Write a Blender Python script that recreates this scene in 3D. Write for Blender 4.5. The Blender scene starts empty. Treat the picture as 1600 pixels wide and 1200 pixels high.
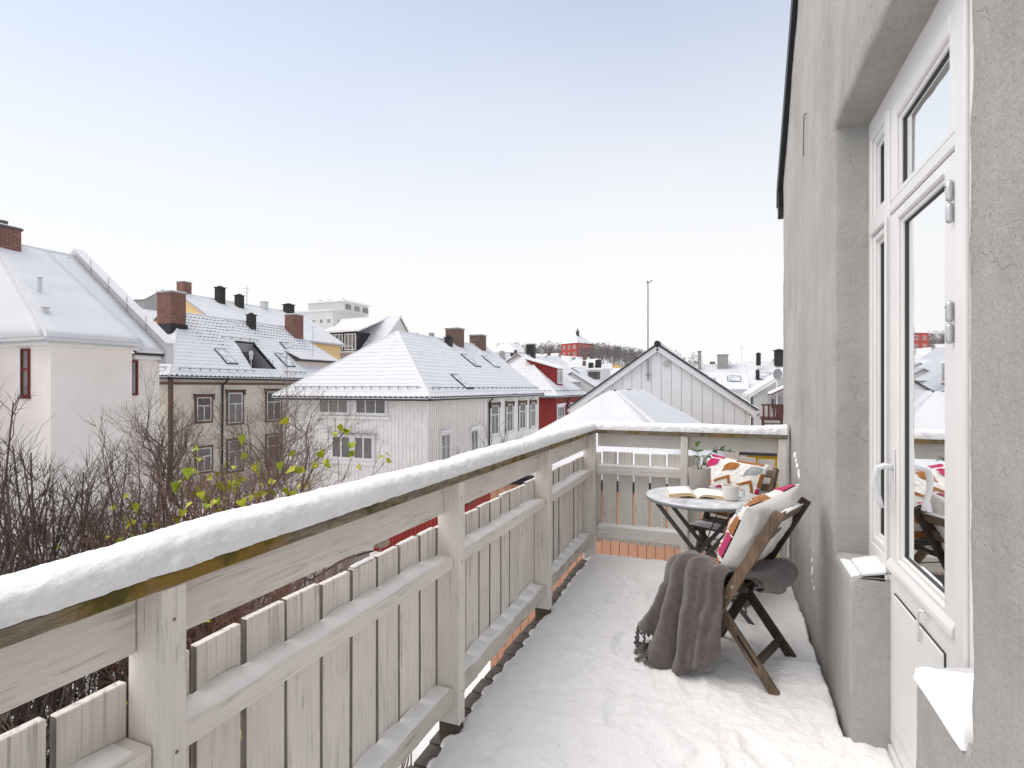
import bpy, bmesh, math, random
from mathutils import Vector, Matrix, noise

R = math.radians
sc = bpy.context.scene
col = sc.collection
rnd = random.Random(7)

# ------------------------------------------------------------------ camera
cam = bpy.data.cameras.new('camera')
cam.sensor_width = 36.0
cam.lens = 18.9
cam.shift_y = 0.0031
cam.clip_start = 0.05
cam.clip_end = 4000
camo = bpy.data.objects.new('camera', cam)
col.objects.link(camo)
camo.location = (0, 0, 1.40)
camo.rotation_euler = (R(90), 0, R(21.4))
sc.camera = camo

# ------------------------------------------------------------------ world and sun
SUN_EL, SUN_AZ = 60.0, -105.0            # azimuth from +Y towards +X
world = bpy.data.worlds.new('World')
sc.world = world
world.use_nodes = True
wt = world.node_tree
wt.nodes.clear()
wo = wt.nodes.new('ShaderNodeOutputWorld')
sky = wt.nodes.new('ShaderNodeTexSky')
sky.sky_type = 'NISHITA'
sky.sun_disc = False
sky.sun_elevation = R(SUN_EL)
sky.sun_rotation = R(SUN_AZ)
sky.air_density = 1.0
sky.dust_density = 0.2
sky.ozone_density = 2.2
bg1 = wt.nodes.new('ShaderNodeBackground')
bg1.inputs['Strength'].default_value = 0.15
wt.links.new(sky.outputs[0], bg1.inputs['Color'])
# a thin winter veil of cloud: thick towards the horizon, thin overhead, the same all round
bg2 = wt.nodes.new('ShaderNodeBackground')
bg2.inputs['Color'].default_value = (1.0, 0.995, 0.985, 1)
bg2.inputs['Strength'].default_value = 0.73
tc = wt.nodes.new('ShaderNodeTexCoord')
sx = wt.nodes.new('ShaderNodeSeparateXYZ')
wt.links.new(tc.outputs['Generated'], sx.inputs[0])
nz = wt.nodes.new('ShaderNodeTexNoise')
nz.inputs['Scale'].default_value = 1.6
nz.inputs['Detail'].default_value = 5
mp = wt.nodes.new('ShaderNodeMapping')
mp.inputs['Scale'].default_value = (1, 1, 2.6)
wt.links.new(tc.outputs['Generated'], mp.inputs[0])
wt.links.new(mp.outputs[0], nz.inputs['Vector'])
ad = wt.nodes.new('ShaderNodeMath'); ad.operation = 'MULTIPLY_ADD'
wt.links.new(nz.outputs['Fac'], ad.inputs[0])
ad.inputs[1].default_value = -0.17
wt.links.new(sx.outputs['Z'], ad.inputs[2])
rp = wt.nodes.new('ShaderNodeValToRGB')
rp.color_ramp.interpolation = 'B_SPLINE'
e = rp.color_ramp.elements
e[0].position = 0.0; e[0].color = (1, 1, 1, 1)
e[1].position = 1.0; e[1].color = (0.34, 0.34, 0.34, 1)
for p, v in ((0.06, 0.99), (0.15, 0.93), (0.28, 0.78), (0.42, 0.56), (0.55, 0.38)):
    q = e.new(p); q.color = (v, v, v, 1)
wt.links.new(ad.outputs[0], rp.inputs[0])
mx = wt.nodes.new('ShaderNodeMixShader')
wt.links.new(rp.outputs[0], mx.inputs[0])
wt.links.new(bg1.outputs[0], mx.inputs[1])
wt.links.new(bg2.outputs[0], mx.inputs[2])
wt.links.new(mx.outputs[0], wo.inputs['Surface'])

sl = bpy.data.lights.new('sun', 'SUN')
sl.energy = 2.05
sl.angle = R(70)
sl.color = (1.0, 0.90, 0.77)
so = bpy.data.objects.new('sun', sl)
col.objects.link(so)
sd = Vector((math.sin(R(SUN_AZ)) * math.cos(R(SUN_EL)), math.cos(R(SUN_AZ)) * math.cos(R(SUN_EL)), math.sin(R(SUN_EL))))
so.rotation_euler = sd.to_track_quat('Z', 'Y').to_euler()
so.location = (0, 0, 30)

sc.view_settings.view_transform = 'Standard'
sc.view_settings.look = 'None'
sc.view_settings.exposure = 0.45
sc.view_settings.gamma = 1.0
sc.view_settings.use_curve_mapping = False
sc.render.engine = 'CYCLES'
sc.cycles.use_denoising = True
sc.cycles.max_bounces = 8
sc.cycles.diffuse_bounces = 4
sc.cycles.transparent_max_bounces = 8

# ------------------------------------------------------------------ materials
MAT = {}
class NT:
    def __init__(s, name):
        s.m = bpy.data.materials.new(name)
        s.m.use_nodes = True
        s.t = s.m.node_tree
        s.b = s.t.nodes['Principled BSDF']
        s.out = s.t.nodes['Material Output']
        MAT[name] = s.m
    def n(s, typ, **kw):
        nd = s.t.nodes.new('ShaderNode' + typ)
        for k, v in kw.items():
            k2 = k.replace('_', ' ')
            if k2 in nd.inputs:
                s.put(nd.inputs[k2], v)
            else:
                setattr(nd, k, v)
        return nd
    def put(s, sock, v):
        if isinstance(v, bpy.types.NodeSocket): s.t.links.new(v, sock)
        elif isinstance(v, (tuple, list)) and len(v) == 3 and sock.type == 'RGBA': sock.default_value = (*v, 1)
        else: sock.default_value = v
    def math(s, op, a, b=0.0, c=None):
        nd = s.t.nodes.new('ShaderNodeMath'); nd.operation = op
        s.put(nd.inputs[0], a); s.put(nd.inputs[1], b)
        if c is not None: s.put(nd.inputs[2], c)
        return nd.outputs[0]
    def mix(s, f, a, b, mode='MIX'):
        nd = s.t.nodes.new('ShaderNodeMixRGB'); nd.blend_type = mode
        s.put(nd.inputs[0], f); s.put(nd.inputs[1], a); s.put(nd.inputs[2], b)
        return nd.outputs[0]
    def ramp(s, f, stops):
        nd = s.t.nodes.new('ShaderNodeValToRGB')
        el = nd.color_ramp.elements
        while len(el) < len(stops): el.new(0.5)
        for i, (p, v) in enumerate(stops):
            el[i].position = p
            el[i].color = (v, v, v, 1) if not isinstance(v, tuple) else (*v, 1)
        s.put(nd.inputs[0], f)
        return nd.outputs[0]
    def coord(s, scale=(1, 1, 1), rand=True):
        tc = s.n('TexCoord')
        mp = s.n('Mapping'); mp.inputs['Scale'].default_value = scale
        v = tc.outputs['Object']
        if rand:
            oi = s.n('ObjectInfo')
            cx = s.n('CombineXYZ')
            r = s.math('MULTIPLY', oi.outputs['Random'], 37.0)
            for i in range(3): s.t.links.new(r, cx.inputs[i])
            va = s.n('VectorMath', operation='ADD')
            s.t.links.new(v, va.inputs[0]); s.t.links.new(cx.outputs[0], va.inputs[1])
            v = va.outputs[0]
        s.t.links.new(v, mp.inputs[0])
        return mp.outputs[0]
    def noise(s, vec, scale, detail=4, rough=0.55, dist=0.0):
        nd = s.n('TexNoise', Scale=scale, Detail=detail, Roughness=rough, Distortion=dist)
        s.t.links.new(vec, nd.inputs['Vector'])
        return nd.outputs['Fac']
    def bump(s, h, strength=0.3, dist=0.01, prev=None):
        nd = s.n('Bump', Strength=strength, Distance=dist)
        s.t.links.new(h, nd.inputs['Height'])
        if prev is not None: s.t.links.new(prev, nd.inputs['Normal'])
        return nd.outputs[0]
    def fin(s, color, rough=0.6, normal=None, spec=0.3, metal=0.0):
        s.put(s.b.inputs['Base Color'], color)
        s.put(s.b.inputs['Roughness'], rough)
        s.b.inputs['Specular IOR Level'].default_value = spec
        s.b.inputs['Metallic'].default_value = metal
        if normal is not None: s.t.links.new(normal, s.b.inputs['Normal'])
        return s.m

def plain(name, color, rough=0.6, var=0.12, scale=6.0, bump=0.15, bscale=60.0, bdist=0.004, spec=0.3, metal=0.0, rand=True):
    t = NT(name)
    v = t.coord(rand=rand)
    n1 = t.noise(v, scale, 5)
    f = t.ramp(n1, [(0.25, 1 - var), (0.75, 1 + var * 0.5)])
    c = t.mix(1.0, color, f, 'MULTIPLY')
    nb = t.bump(t.noise(v, bscale, 3), bump, bdist) if bump else None
    return t.fin(c, rough, nb, spec, metal)

def painted_wood(name, axis, base=(0.835, 0.79, 0.73), dirt=(0.20, 0.175, 0.145), amt=1.0, drips=False):
    """weathered greige paint: fine grain, hairline cracks, dirty drips and patches"""
    t = NT(name)
    k = 0.045
    long_ = {'x': (k, 1, 1), 'y': (1, k, 1), 'z': (1, 1, k)}[axis]
    v = t.coord(long_)
    v2 = t.coord((1, 1, 1))
    grain = t.noise(v, 260, 3, 0.6)
    grain2 = t.noise(v, 90, 4, 0.65)
    crack = t.noise(v, 120, 3, 0.5, 0.4)
    cm = t.ramp(crack, [(0.285, 1.0), (0.325, 0.0)])
    pat = t.noise(v2, 4.5, 5, 0.65)
    pm = t.ramp(pat, [(0.47, 0.0), (0.66, 1.0)])
    c = t.mix(t.ramp(grain2, [(0.42, 0.0), (0.68, 0.40)]), base, tuple(b_ * 0.85 for b_ in base))
    c = t.mix(t.ramp(grain, [(0.57, 0.0), (0.74, 0.40 * amt)]), c, tuple(b_ * 0.64 for b_ in base))
    c = t.mix(t.math('MULTIPLY', t.ramp(grain2, [(0.50, 0.0), (0.62, 1.0)]), t.math('MULTIPLY', pm, min(1.0, 0.42 * amt))), c, dirt)
    tone = t.ramp(t.noise(v2, 1.7, 3), [(0.3, 0.88), (0.7, 1.04)])
    c = t.mix(1.0, c, tone, 'MULTIPLY')
    c = t.mix(t.math('MULTIPLY', t.math('MULTIPLY', cm, t.ramp(pat, [(0.36, 0.15), (0.58, 1.0)])), min(1.0, 0.58 * amt)), c, (0.17, 0.145, 0.115))
    peel = t.ramp(t.noise(v, 34, 6, 0.7), [(0.645, 0.0), (0.66, 1.0)])
    c = t.mix(t.math('MULTIPLY', t.math('MULTIPLY', peel, pm), min(1.0, 0.7 * amt)), c, (0.30, 0.26, 0.21))
    knots = t.n('TexVoronoi', Scale=3.2); t.t.links.new(v2, knots.inputs['Vector'])
    km = t.ramp(knots.outputs['Distance'], [(0.03, 1.0), (0.06, 0.0)])
    c = t.mix(t.math('MULTIPLY', km, 0.55), c, (0.22, 0.17, 0.12))
    if drips:
        tc = t.n('TexCoord'); sp = t.n('SeparateXYZ'); t.t.links.new(tc.outputs['Object'], sp.inputs[0])
        streak = t.noise(t.coord((1, 1, 0.012)), 75, 3, 0.6)
        top = t.ramp(t.math('ADD', sp.outputs['Z'], t.math('MULTIPLY', t.noise(v, 60, 2), 0.16)), [(0.32, 0.0), (0.475, 1.0)])
        c = t.mix(t.math('MULTIPLY', t.ramp(streak, [(0.54, 0.0), (0.66, 0.60)]), top), c, (0.24, 0.215, 0.185))
    h = t.math('SUBTRACT', t.math('ADD', t.math('MULTIPLY', grain, 0.5), t.math('MULTIPLY', grain2, 0.5)), t.math('MULTIPLY', cm, 0.8))
    return t.fin(c, 0.65, t.bump(h, 0.6, 0.004), 0.2)

for ax in 'xyz':
    painted_wood('wood_' + ax, ax)
painted_wood('wood_slat', 'z', drips=True)
painted_wood('wood_worn', 'y', (0.66, 0.62, 0.56), (0.15, 0.135, 0.10), 1.7)

def cap_mat(name, axis):
    t = NT(name)
    sc3 = {'x': (0.08, 1, 1), 'y': (1, 0.08, 1)}[axis]
    v = t.coord(sc3); v2 = t.coord((1, 1, 1))
    g = t.noise(v, 150, 5, 0.7, 0.6)
    c = t.ramp(g, [(0.3, (0.10, 0.08, 0.055)), (0.66, (0.34, 0.29, 0.225))])
    mo = t.noise(v2, 3.3, 4, 0.6)
    c = t.mix(t.ramp(mo, [(0.50, 0.0), (0.64, 0.85)]), c, (0.25, 0.15, 0.016))
    mo2 = t.noise(v2, 9.0, 5, 0.65)
    c = t.mix(t.ramp(mo2, [(0.50, 0.0), (0.62, 0.85)]), c, (0.075, 0.068, 0.016))
    return t.fin(c, 0.75, t.bump(g, 0.5, 0.004), 0.2)
cap_mat('cap_wood_y', 'y')
cap_mat('cap_wood_x', 'x')

def snow_mat(name, b1=0.35, rand=False, k=1.0):
    t = NT(name)
    v = t.coord(rand=rand)
    a = t.noise(v, 26, 5, 0.6)
    b = t.noise(v, 160, 3, 0.7)
    n = t.bump(a, b1, 0.02)
    n = t.bump(b, 0.35, 0.004, n)
    c = t.ramp(t.noise(v, 3, 3), [(0.3, (0.88 * k, 0.88 * k, 0.885 * k)), (0.7, (0.915 * k, 0.915 * k, 0.92 * k))])
    return t.fin(c, 0.75, n, 0.15)
snow_mat('snow')
t = NT('snow_deck')
v = t.coord(rand=False)
n = t.bump(t.noise(v, 14, 6, 0.62), 0.7, 0.035)
n = t.bump(t.noise(v, 90, 4, 0.7), 0.55, 0.006, n)
specks = t.ramp(t.noise(v, 75, 2, 0.5), [(0.775, 0.0), (0.80, 1.0)])
near = t.ramp(t.noise(v, 2.2, 2), [(0.5, 0.0), (0.62, 0.8)])
c = t.mix(t.math('MULTIPLY', specks, near), (0.93, 0.93, 0.93), (0.16, 0.14, 0.12))
t.fin(c, 0.75, n, 0.15)

def roof_snow(name, amt, dark=(0.055, 0.055, 0.06)):
    """snow on pantiles; the tile edges show through as rows of short dashes, more towards the ridge"""
    t = NT(name)
    uv = t.n('UVMap', uv_map='UVMap'); rl = t.n('UVMap', uv_map='rel')
    s1 = t.n('SeparateXYZ'); t.t.links.new(uv.outputs[0], s1.inputs[0])
    s2 = t.n('SeparateXYZ'); t.t.links.new(rl.outputs[0], s2.inputs[0])
    ph = t.math('FRACT', t.math('DIVIDE', s1.outputs['Y'], 0.36))
    row = t.ramp(ph, [(0.0, 1.0), (0.24, 1.0), (0.34, 0.0)])
    colm = t.ramp(t.math('FRACT', t.math('DIVIDE', s1.outputs['X'], 0.30)), [(0.0, 0.0), (0.12, 1.0), (0.6, 1.0), (0.72, 0.0)])
    cb = t.n('CombineXYZ'); t.t.links.new(s1.outputs['X'], cb.inputs[0]); t.t.links.new(s1.outputs['Y'], cb.inputs[1])
    ns = t.noise(cb.outputs[0], 0.42, 4, 0.6)
    ns2 = t.noise(cb.outputs[0], 2.6, 3, 0.6)
    k = t.math('ADD', t.math('MULTIPLY', s2.outputs['Y'], 0.42), t.math('MULTIPLY', ns, 0.75))
    k = t.math('ADD', k, t.math('MULTIPLY', ns2, 0.34)); k = t.math('ADD', k, -0.045)
    m1 = t.ramp(k, [(0.98 - amt, 0.0), (1.12 - amt, 1.0)])
    m = t.math('MULTIPLY', t.math('MULTIPLY', row, colm), m1)
    bare = t.ramp(k, [(1.23 - amt, 0.0), (1.33 - amt, 1.0)])
    m = t.math('MAXIMUM', m, t.math('MULTIPLY', bare, t.ramp(ph, [(0.0, 1.0), (0.75, 0.8), (0.95, 0.1)])))
    c = t.mix(t.math('MULTIPLY', m, t.ramp(t.noise(cb.outputs[0], 6.5, 3), [(0.3, 0.45), (0.6, 1.0)])), (0.72, 0.72, 0.73), dark)
    h = t.math('ADD', t.math('MULTIPLY', t.noise(cb.outputs[0], 9, 4), 0.5), t.math('MULTIPLY', ph, 0.12 if amt > 0 else 0.0))
    return t.fin(c, 0.75, t.bump(h, 0.6, 0.06), 0.15)
roof_snow('roof_snow_thick', 0.0)
roof_snow('roof_snow_mid', 0.12)
roof_snow('roof_snow_thin', 0.27)

# grey lime render of our own wall
t = NT('stucco')
v = t.coord(rand=False)
base = t.ramp(t.noise(v, 1.4, 6, 0.62), [(0.30, (0.43, 0.42, 0.40)), (0.52, (0.525, 0.515, 0.495)), (0.75, (0.60, 0.59, 0.57))])
st = t.noise(t.coord((1, 1.4, 0.22), rand=False), 5.5, 6, 0.65)
c = t.mix(t.ramp(st, [(0.48, 0.0), (0.75, 0.40)]), base, (0.33, 0.31, 0.28))
c = t.mix(t.ramp(t.noise(v, 9, 5, 0.7), [(0.55, 0.0), (0.80, 0.30)]), c, (0.66, 0.65, 0.63))
g1 = t.noise(v, 7, 5, 0.5, 0.0); vo = t.n('TexVoronoi', Scale=1.15, feature='DISTANCE_TO_EDGE'); dv = t.n('VectorMath', operation='ADD'); t.t.links.new(v, dv.inputs[0])
nv = t.n('TexNoise', Scale=4.0, Detail=5.0); t.t.links.new(v, nv.inputs['Vector']); t.t.links.new(nv.outputs['Color'], dv.inputs[1]); t.t.links.new(dv.outputs[0], vo.inputs['Vector'])
crk = t.math('MULTIPLY', t.ramp(vo.outputs['Distance'], [(0.0015, 1.0), (0.0045, 0.0)]), t.ramp(t.noise(v, 1.7, 2), [(0.48, 0.0), (0.58, 1.0)]))
g2 = t.noise(v, 95, 5, 0.7); g3 = t.noise(v, 260, 3, 0.7)
pits = t.ramp(t.noise(v, 95, 2, 0.4), [(0.70, 0.0), (0.78, 1.0)])
c = t.mix(t.math('MULTIPLY', pits, 0.30), c, (0.22, 0.21, 0.19))
tw = t.noise(t.coord((1, 2.2, 0.9), rand=False), 16, 4, 0.55, 1.2)
g1 = t.math('ADD', g1, t.math('MULTIPLY', tw, 0.55))
hh = t.math('ADD', t.math('MULTIPLY', g1, 1.2), t.math('MULTIPLY', g2, 0.62))
hh = t.math('ADD', hh, t.math('MULTIPLY', g3, 0.26))
c = t.mix(t.math('MULTIPLY', crk, 0.12), c, (0.15, 0.14, 0.13))
hh = t.math('SUBTRACT', hh, t.math('ADD', t.math('MULTIPLY', pits, 0.35), t.math('MULTIPLY', crk, 0.22)))
t.fin(c, 0.9, t.bump(hh, 0.95, 0.017), 0.1)

plain('white_frame', (0.79, 0.78, 0.765), 0.38, 0.09, 3.0, 0.05, 30, 0.002, 0.45)
plain('gasket', (0.06, 0.06, 0.06), 0.6, 0, 3, 0)
plain('handle_metal', (0.72, 0.72, 0.73), 0.3, 0.04, 6, 0, spec=0.5)
plain('hinge_metal', (0.60, 0.60, 0.61), 0.32, 0.1, 30, 0.05, 80, 0.001, 0.5, 0.7)
plain('black_metal', (0.02, 0.02, 0.022), 0.5, 0.2, 8, 0.1)
plain('dark_metal', (0.075, 0.073, 0.072), 0.45, 0.2, 20, 0.2, 120, 0.001, 0.5)
plain('grey_metal', (0.30, 0.30, 0.31), 0.45, 0.15, 8, 0.05, spec=0.4)
snow_mat('snow_old', k=0.815)
plain('post_rot', (0.11, 0.092, 0.066), 0.9, 0.5, 40, 0.6, 90, 0.005)
plain('rust', (0.24, 0.19, 0.15), 0.8, 0.4, 60, 0.3)
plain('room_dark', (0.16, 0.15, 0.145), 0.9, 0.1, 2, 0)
plain('curtain', (0.62, 0.61, 0.60), 0.9, 0.08, 3, 0)
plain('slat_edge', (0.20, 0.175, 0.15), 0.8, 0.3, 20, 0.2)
plain('deck_wood', (0.105, 0.088, 0.08), 0.75, 0.3, 20, 0.3, 60, 0.003)
plain('mug_glaze', (0.72, 0.71, 0.66), 0.25, 0.04, 10, 0.05, 30, 0.001, 0.5)
plain('coffee', (0.22, 0.13, 0.07), 0.2, 0.05, 10, 0)
plain('pot_clay', (0.42, 0.385, 0.36), 0.6, 0.08, 20, 0.1, 90, 0.001)
plain('soil', (0.03, 0.022, 0.016), 0.95, 0.4, 60, 0.8, 120, 0.006)
plain('leaf_dark', (0.018, 0.075, 0.022), 0.35, 0.25, 30, 0.1, 60, 0.001, 0.5)
plain('leaf_light', (0.13, 0.26, 0.035), 0.4, 0.2, 30, 0.1, 60, 0.001, 0.5)
plain('stem', (0.06, 0.085, 0.03), 0.6, 0.2, 30, 0)
plain('page_top', (0.86, 0.84, 0.80), 0.8, 0.03, 10, 0.03, 80, 0.001)
plain('book_cover', (0.80, 0.79, 0.78), 0.5, 0.04, 10, 0)
t = NT('page_edge')
v = t.coord((1, 1, 1), rand=False)
w_ = t.noise(t.coord((2, 2, 420), rand=False), 1.0, 2)
c = t.ramp(w_, [(0.35, (0.50, 0.36, 0.20)), (0.65, (0.78, 0.62, 0.42))])
t.fin(c, 0.85, t.bump(w_, 0.4, 0.001), 0.1)
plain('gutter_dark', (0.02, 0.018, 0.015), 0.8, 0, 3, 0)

def stained_wood(name, a, b):
    t = NT(name)
    v = t.coord((1, 1, 1)); vs = t.coord((9, 9, 0.9))
    g = t.noise(vs, 9, 5, 0.65, 0.6)
    c = t.ramp(g, [(0.3, a), (0.7, b)])
    c = t.mix(t.ramp(t.noise(v, 9, 4), [(0.45, 0), (0.75, 0.5)]), c, tuple(x * 0.45 for x in a))
    return t.fin(c, 0.5, t.bump(g, 0.4, 0.002), 0.35)
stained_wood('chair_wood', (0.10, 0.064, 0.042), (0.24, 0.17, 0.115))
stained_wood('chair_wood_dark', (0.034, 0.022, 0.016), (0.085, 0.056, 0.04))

# snow dusted steel of the table top
t = NT('table_top')
v = t.coord(rand=False)
ge = t.n('NewGeometry'); sz = t.n('SeparateXYZ'); t.t.links.new(ge.outputs['Normal'], sz.inputs[0])
up = t.ramp(sz.outputs['Z'], [(0.75, 0.0), (0.95, 1.0)])
d = t.ramp(t.noise(v, 11, 7, 0.8), [(0.36, 0.25), (0.60, 1.0)])
c = t.mix(t.math('MULTIPLY', t.math('MULTIPLY', up, d), 0.80), (0.25, 0.255, 0.265), (0.86, 0.87, 0.89))
t.fin(c, 0.5, t.bump(t.noise(v, 120, 4, 0.7), 0.5, 0.003), 0.4)

def fabric(name, color, var=0.1, bs=260, bd=0.002, nscale=14, sheen=0.3, bst=0.6):
    t = NT(name)
    v = t.coord(rand=False)
    f = t.ramp(t.noise(v, nscale, 4), [(0.3, 1 - var), (0.7, 1 + var)])
    c = t.mix(1.0, color, f, 'MULTIPLY')
    t.b.inputs['Sheen Weight'].default_value = sheen
    return t.fin(c, 0.95, t.bump(t.noise(v, bs, 3, 0.7), bst, bd), 0.05)
fabric('cushion_white', (0.80, 0.785, 0.75), 0.04)
fabric('tuft_pink', (0.62, 0.012, 0.15), 0.25, 330, 0.006, 90, 0.3, 1.0)
fabric('tuft_orange', (0.46, 0.17, 0.032), 0.35, 330, 0.006, 90, 0.3, 1.0)
fabric('tuft_grey', (0.44, 0.46, 0.48), 0.2, 330, 0.006, 90, 0.3, 1.0)
fabric('throw_fabric', (0.125, 0.100, 0.096), 0.20, 420, 0.004, 34, 0.6, 1.0)

# window glass of the balcony door: clear, mirror-like when seen at a slant
t = NT('door_glass')
t.t.nodes.remove(t.b)
fr = t.n('Fresnel', IOR=1.5)
fac = t.math('MINIMUM', t.math('MULTIPLY', fr.outputs[0], 2.3), 1.0)
gl = t.n('BsdfGlossy'); gl.inputs['Roughness'].default_value = 0.02; gl.inputs['Color'].default_value = (0.95, 0.96, 0.96, 1)
tr = t.n('BsdfTransparent'); tr.inputs['Color'].default_value = (0.80, 0.82, 0.82, 1)
ms = t.n('MixShader'); t.t.links.new(fac, ms.inputs[0]); t.t.links.new(tr.outputs[0], ms.inputs[1]); t.t.links.new(gl.outputs[0], ms.inputs[2])
t.t.links.new(ms.outputs[0], t.out.inputs['Surface'])

t = NT('window_glass')
v = t.coord((1, 1, 1))
c = t.ramp(t.noise(v, 1.2, 3), [(0.35, (0.045, 0.047, 0.05)), (0.7, (0.16, 0.155, 0.15))])
oi = t.n('ObjectInfo')
c = t.mix(t.ramp(oi.outputs['Random'], [(0.35, 0.0), (0.9, 0.75)]), c, (0.26, 0.25, 0.24))
t.fin(c, 0.06, None, 0.8)

def brick(name, a, b, mortar, rot=None):
    t = NT(name)
    tc = t.n('TexCoord'); gm = t.n('NewGeometry')
    sp = t.n('SeparateXYZ'); t.t.links.new(tc.outputs['Object'], sp.inputs[0])
    cb = t.n('CombineXYZ')
    t.t.links.new(t.math('ADD', sp.outputs['X'], sp.outputs['Y']), cb.inputs[0])
    t.t.links.new(sp.outputs['Z'], cb.inputs[1])
    bt = t.n('TexBrick', Scale=1.0); t.t.links.new(cb.outputs[0], bt.inputs['Vector'])
    bt.inputs['Brick Width'].default_value = 0.24; bt.inputs['Row Height'].default_value = 0.085
    bt.inputs['Mortar Size'].default_value = 0.009
    bt.inputs['Color1'].default_value = (*a, 1); bt.inputs['Color2'].default_value = (*b, 1); bt.inputs['Mortar'].default_value = (*mortar, 1)
    c = t.mix(t.ramp(t.noise(t.coord(), 3, 4), [(0.35, 0.0), (0.7, 0.45)]), bt.outputs['Color'], (0.10, 0.06, 0.05))
    return t.fin(c, 0.9, t.bump(bt.outputs['Fac'], -0.5, 0.01), 0.1)
brick('brick_red', (0.25, 0.095, 0.062), (0.17, 0.06, 0.045), (0.30, 0.27, 0.25))
brick('brick_brown', (0.22, 0.125, 0.095), (0.13, 0.08, 0.065), (0.22, 0.19, 0.17))

plain('paint_white', (0.80, 0.78, 0.75), 0.6, 0.16, 2.5, 0.2, 30, 0.004)
plain('paint_cream', (0.79, 0.735, 0.67), 0.6, 0.08, 1.5, 0.2, 30, 0.004)
plain('render_pink', (0.81, 0.75, 0.70), 0.85, 0.11, 0.7, 0.25, 25, 0.006)
plain('siding_beige', (0.68, 0.62, 0.53), 0.7, 0.10, 1.2, 0.2, 30, 0.004)
plain('trim_brown', (0.135, 0.082, 0.06), 0.6, 0.2, 4, 0.1)
plain('trim_white', (0.74, 0.73, 0.71), 0.5, 0.06, 3, 0.1)
plain('trim_grey', (0.45, 0.44, 0.43), 0.6, 0.08, 3, 0.1)
plain('paint_red', (0.235, 0.028, 0.024), 0.65, 0.15, 2, 0.2, 30, 0.004)
plain('trim_red', (0.14, 0.022, 0.020), 0.6, 0.15, 4, 0.1)
plain('paint_barn_red', (0.33, 0.045, 0.032), 0.65, 0.18, 3, 0.2, 30, 0.004)
plain('paint_peach', (0.62, 0.33, 0.21), 0.65, 0.08, 2, 0.2, 30, 0.004)
plain('paint_grey', (0.74, 0.735, 0.735), 0.6, 0.07, 1.6, 0.2, 40, 0.004)
plain('paint_yellow', (0.74, 0.52, 0.25), 0.7, 0.07, 1, 0.1)
plain('paint_ochre', (0.56, 0.34, 0.02), 0.6, 0.10, 2, 0.1)
plain('paint_far_white', (0.66, 0.645, 0.625), 0.7, 0.06, 0.8, 0)
plain('paint_far_red', (0.42, 0.062, 0.042), 0.7, 0.12, 0.5, 0)
plain('paint_far_rose', (0.52, 0.19, 0.14), 0.7, 0.1, 0.5, 0)
plain('paint_black', (0.03, 0.028, 0.028), 0.6, 0.2, 3, 0)
plain('tile_dark', (0.05, 0.05, 0.053), 0.7, 0.25, 6, 0.2)
plain('concrete', (0.33, 0.325, 0.315), 0.85, 0.15, 3, 0.3)
plain('sheet_metal', (0.58, 0.585, 0.59), 0.45, 0.08, 2, 0.05, spec=0.5)
plain('stair_brown', (0.10, 0.04, 0.03), 0.6, 0.2, 4, 0.1)
plain('parasol_cloth', (0.40, 0.34, 0.27), 0.9, 0.15, 12, 0.3)
plain('bark_dark', (0.120, 0.088, 0.070), 0.9, 0.3, 20, 0.3, 60, 0.003)
plain('bark_grey', (0.195, 0.145, 0.115), 0.9, 0.3, 20, 0.3, 60, 0.003)
plain('bark_red', (0.27, 0.160, 0.120), 0.9, 0.3, 20, 0.2, 60, 0.003)
plain('leaf_yellow', (0.44, 0.43, 0.02), 0.5, 0.22, 14, 0.15, 40, 0.002)
plain('leaf_lime', (0.32, 0.40, 0.022), 0.5, 0.22, 14, 0.15, 40, 0.002)
plain('far_twigs', (0.20, 0.18, 0.168), 0.95, 0.35, 0.15, 0)
plain('conifer', (0.035, 0.045, 0.035), 0.95, 0.4, 0.5, 0)

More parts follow.
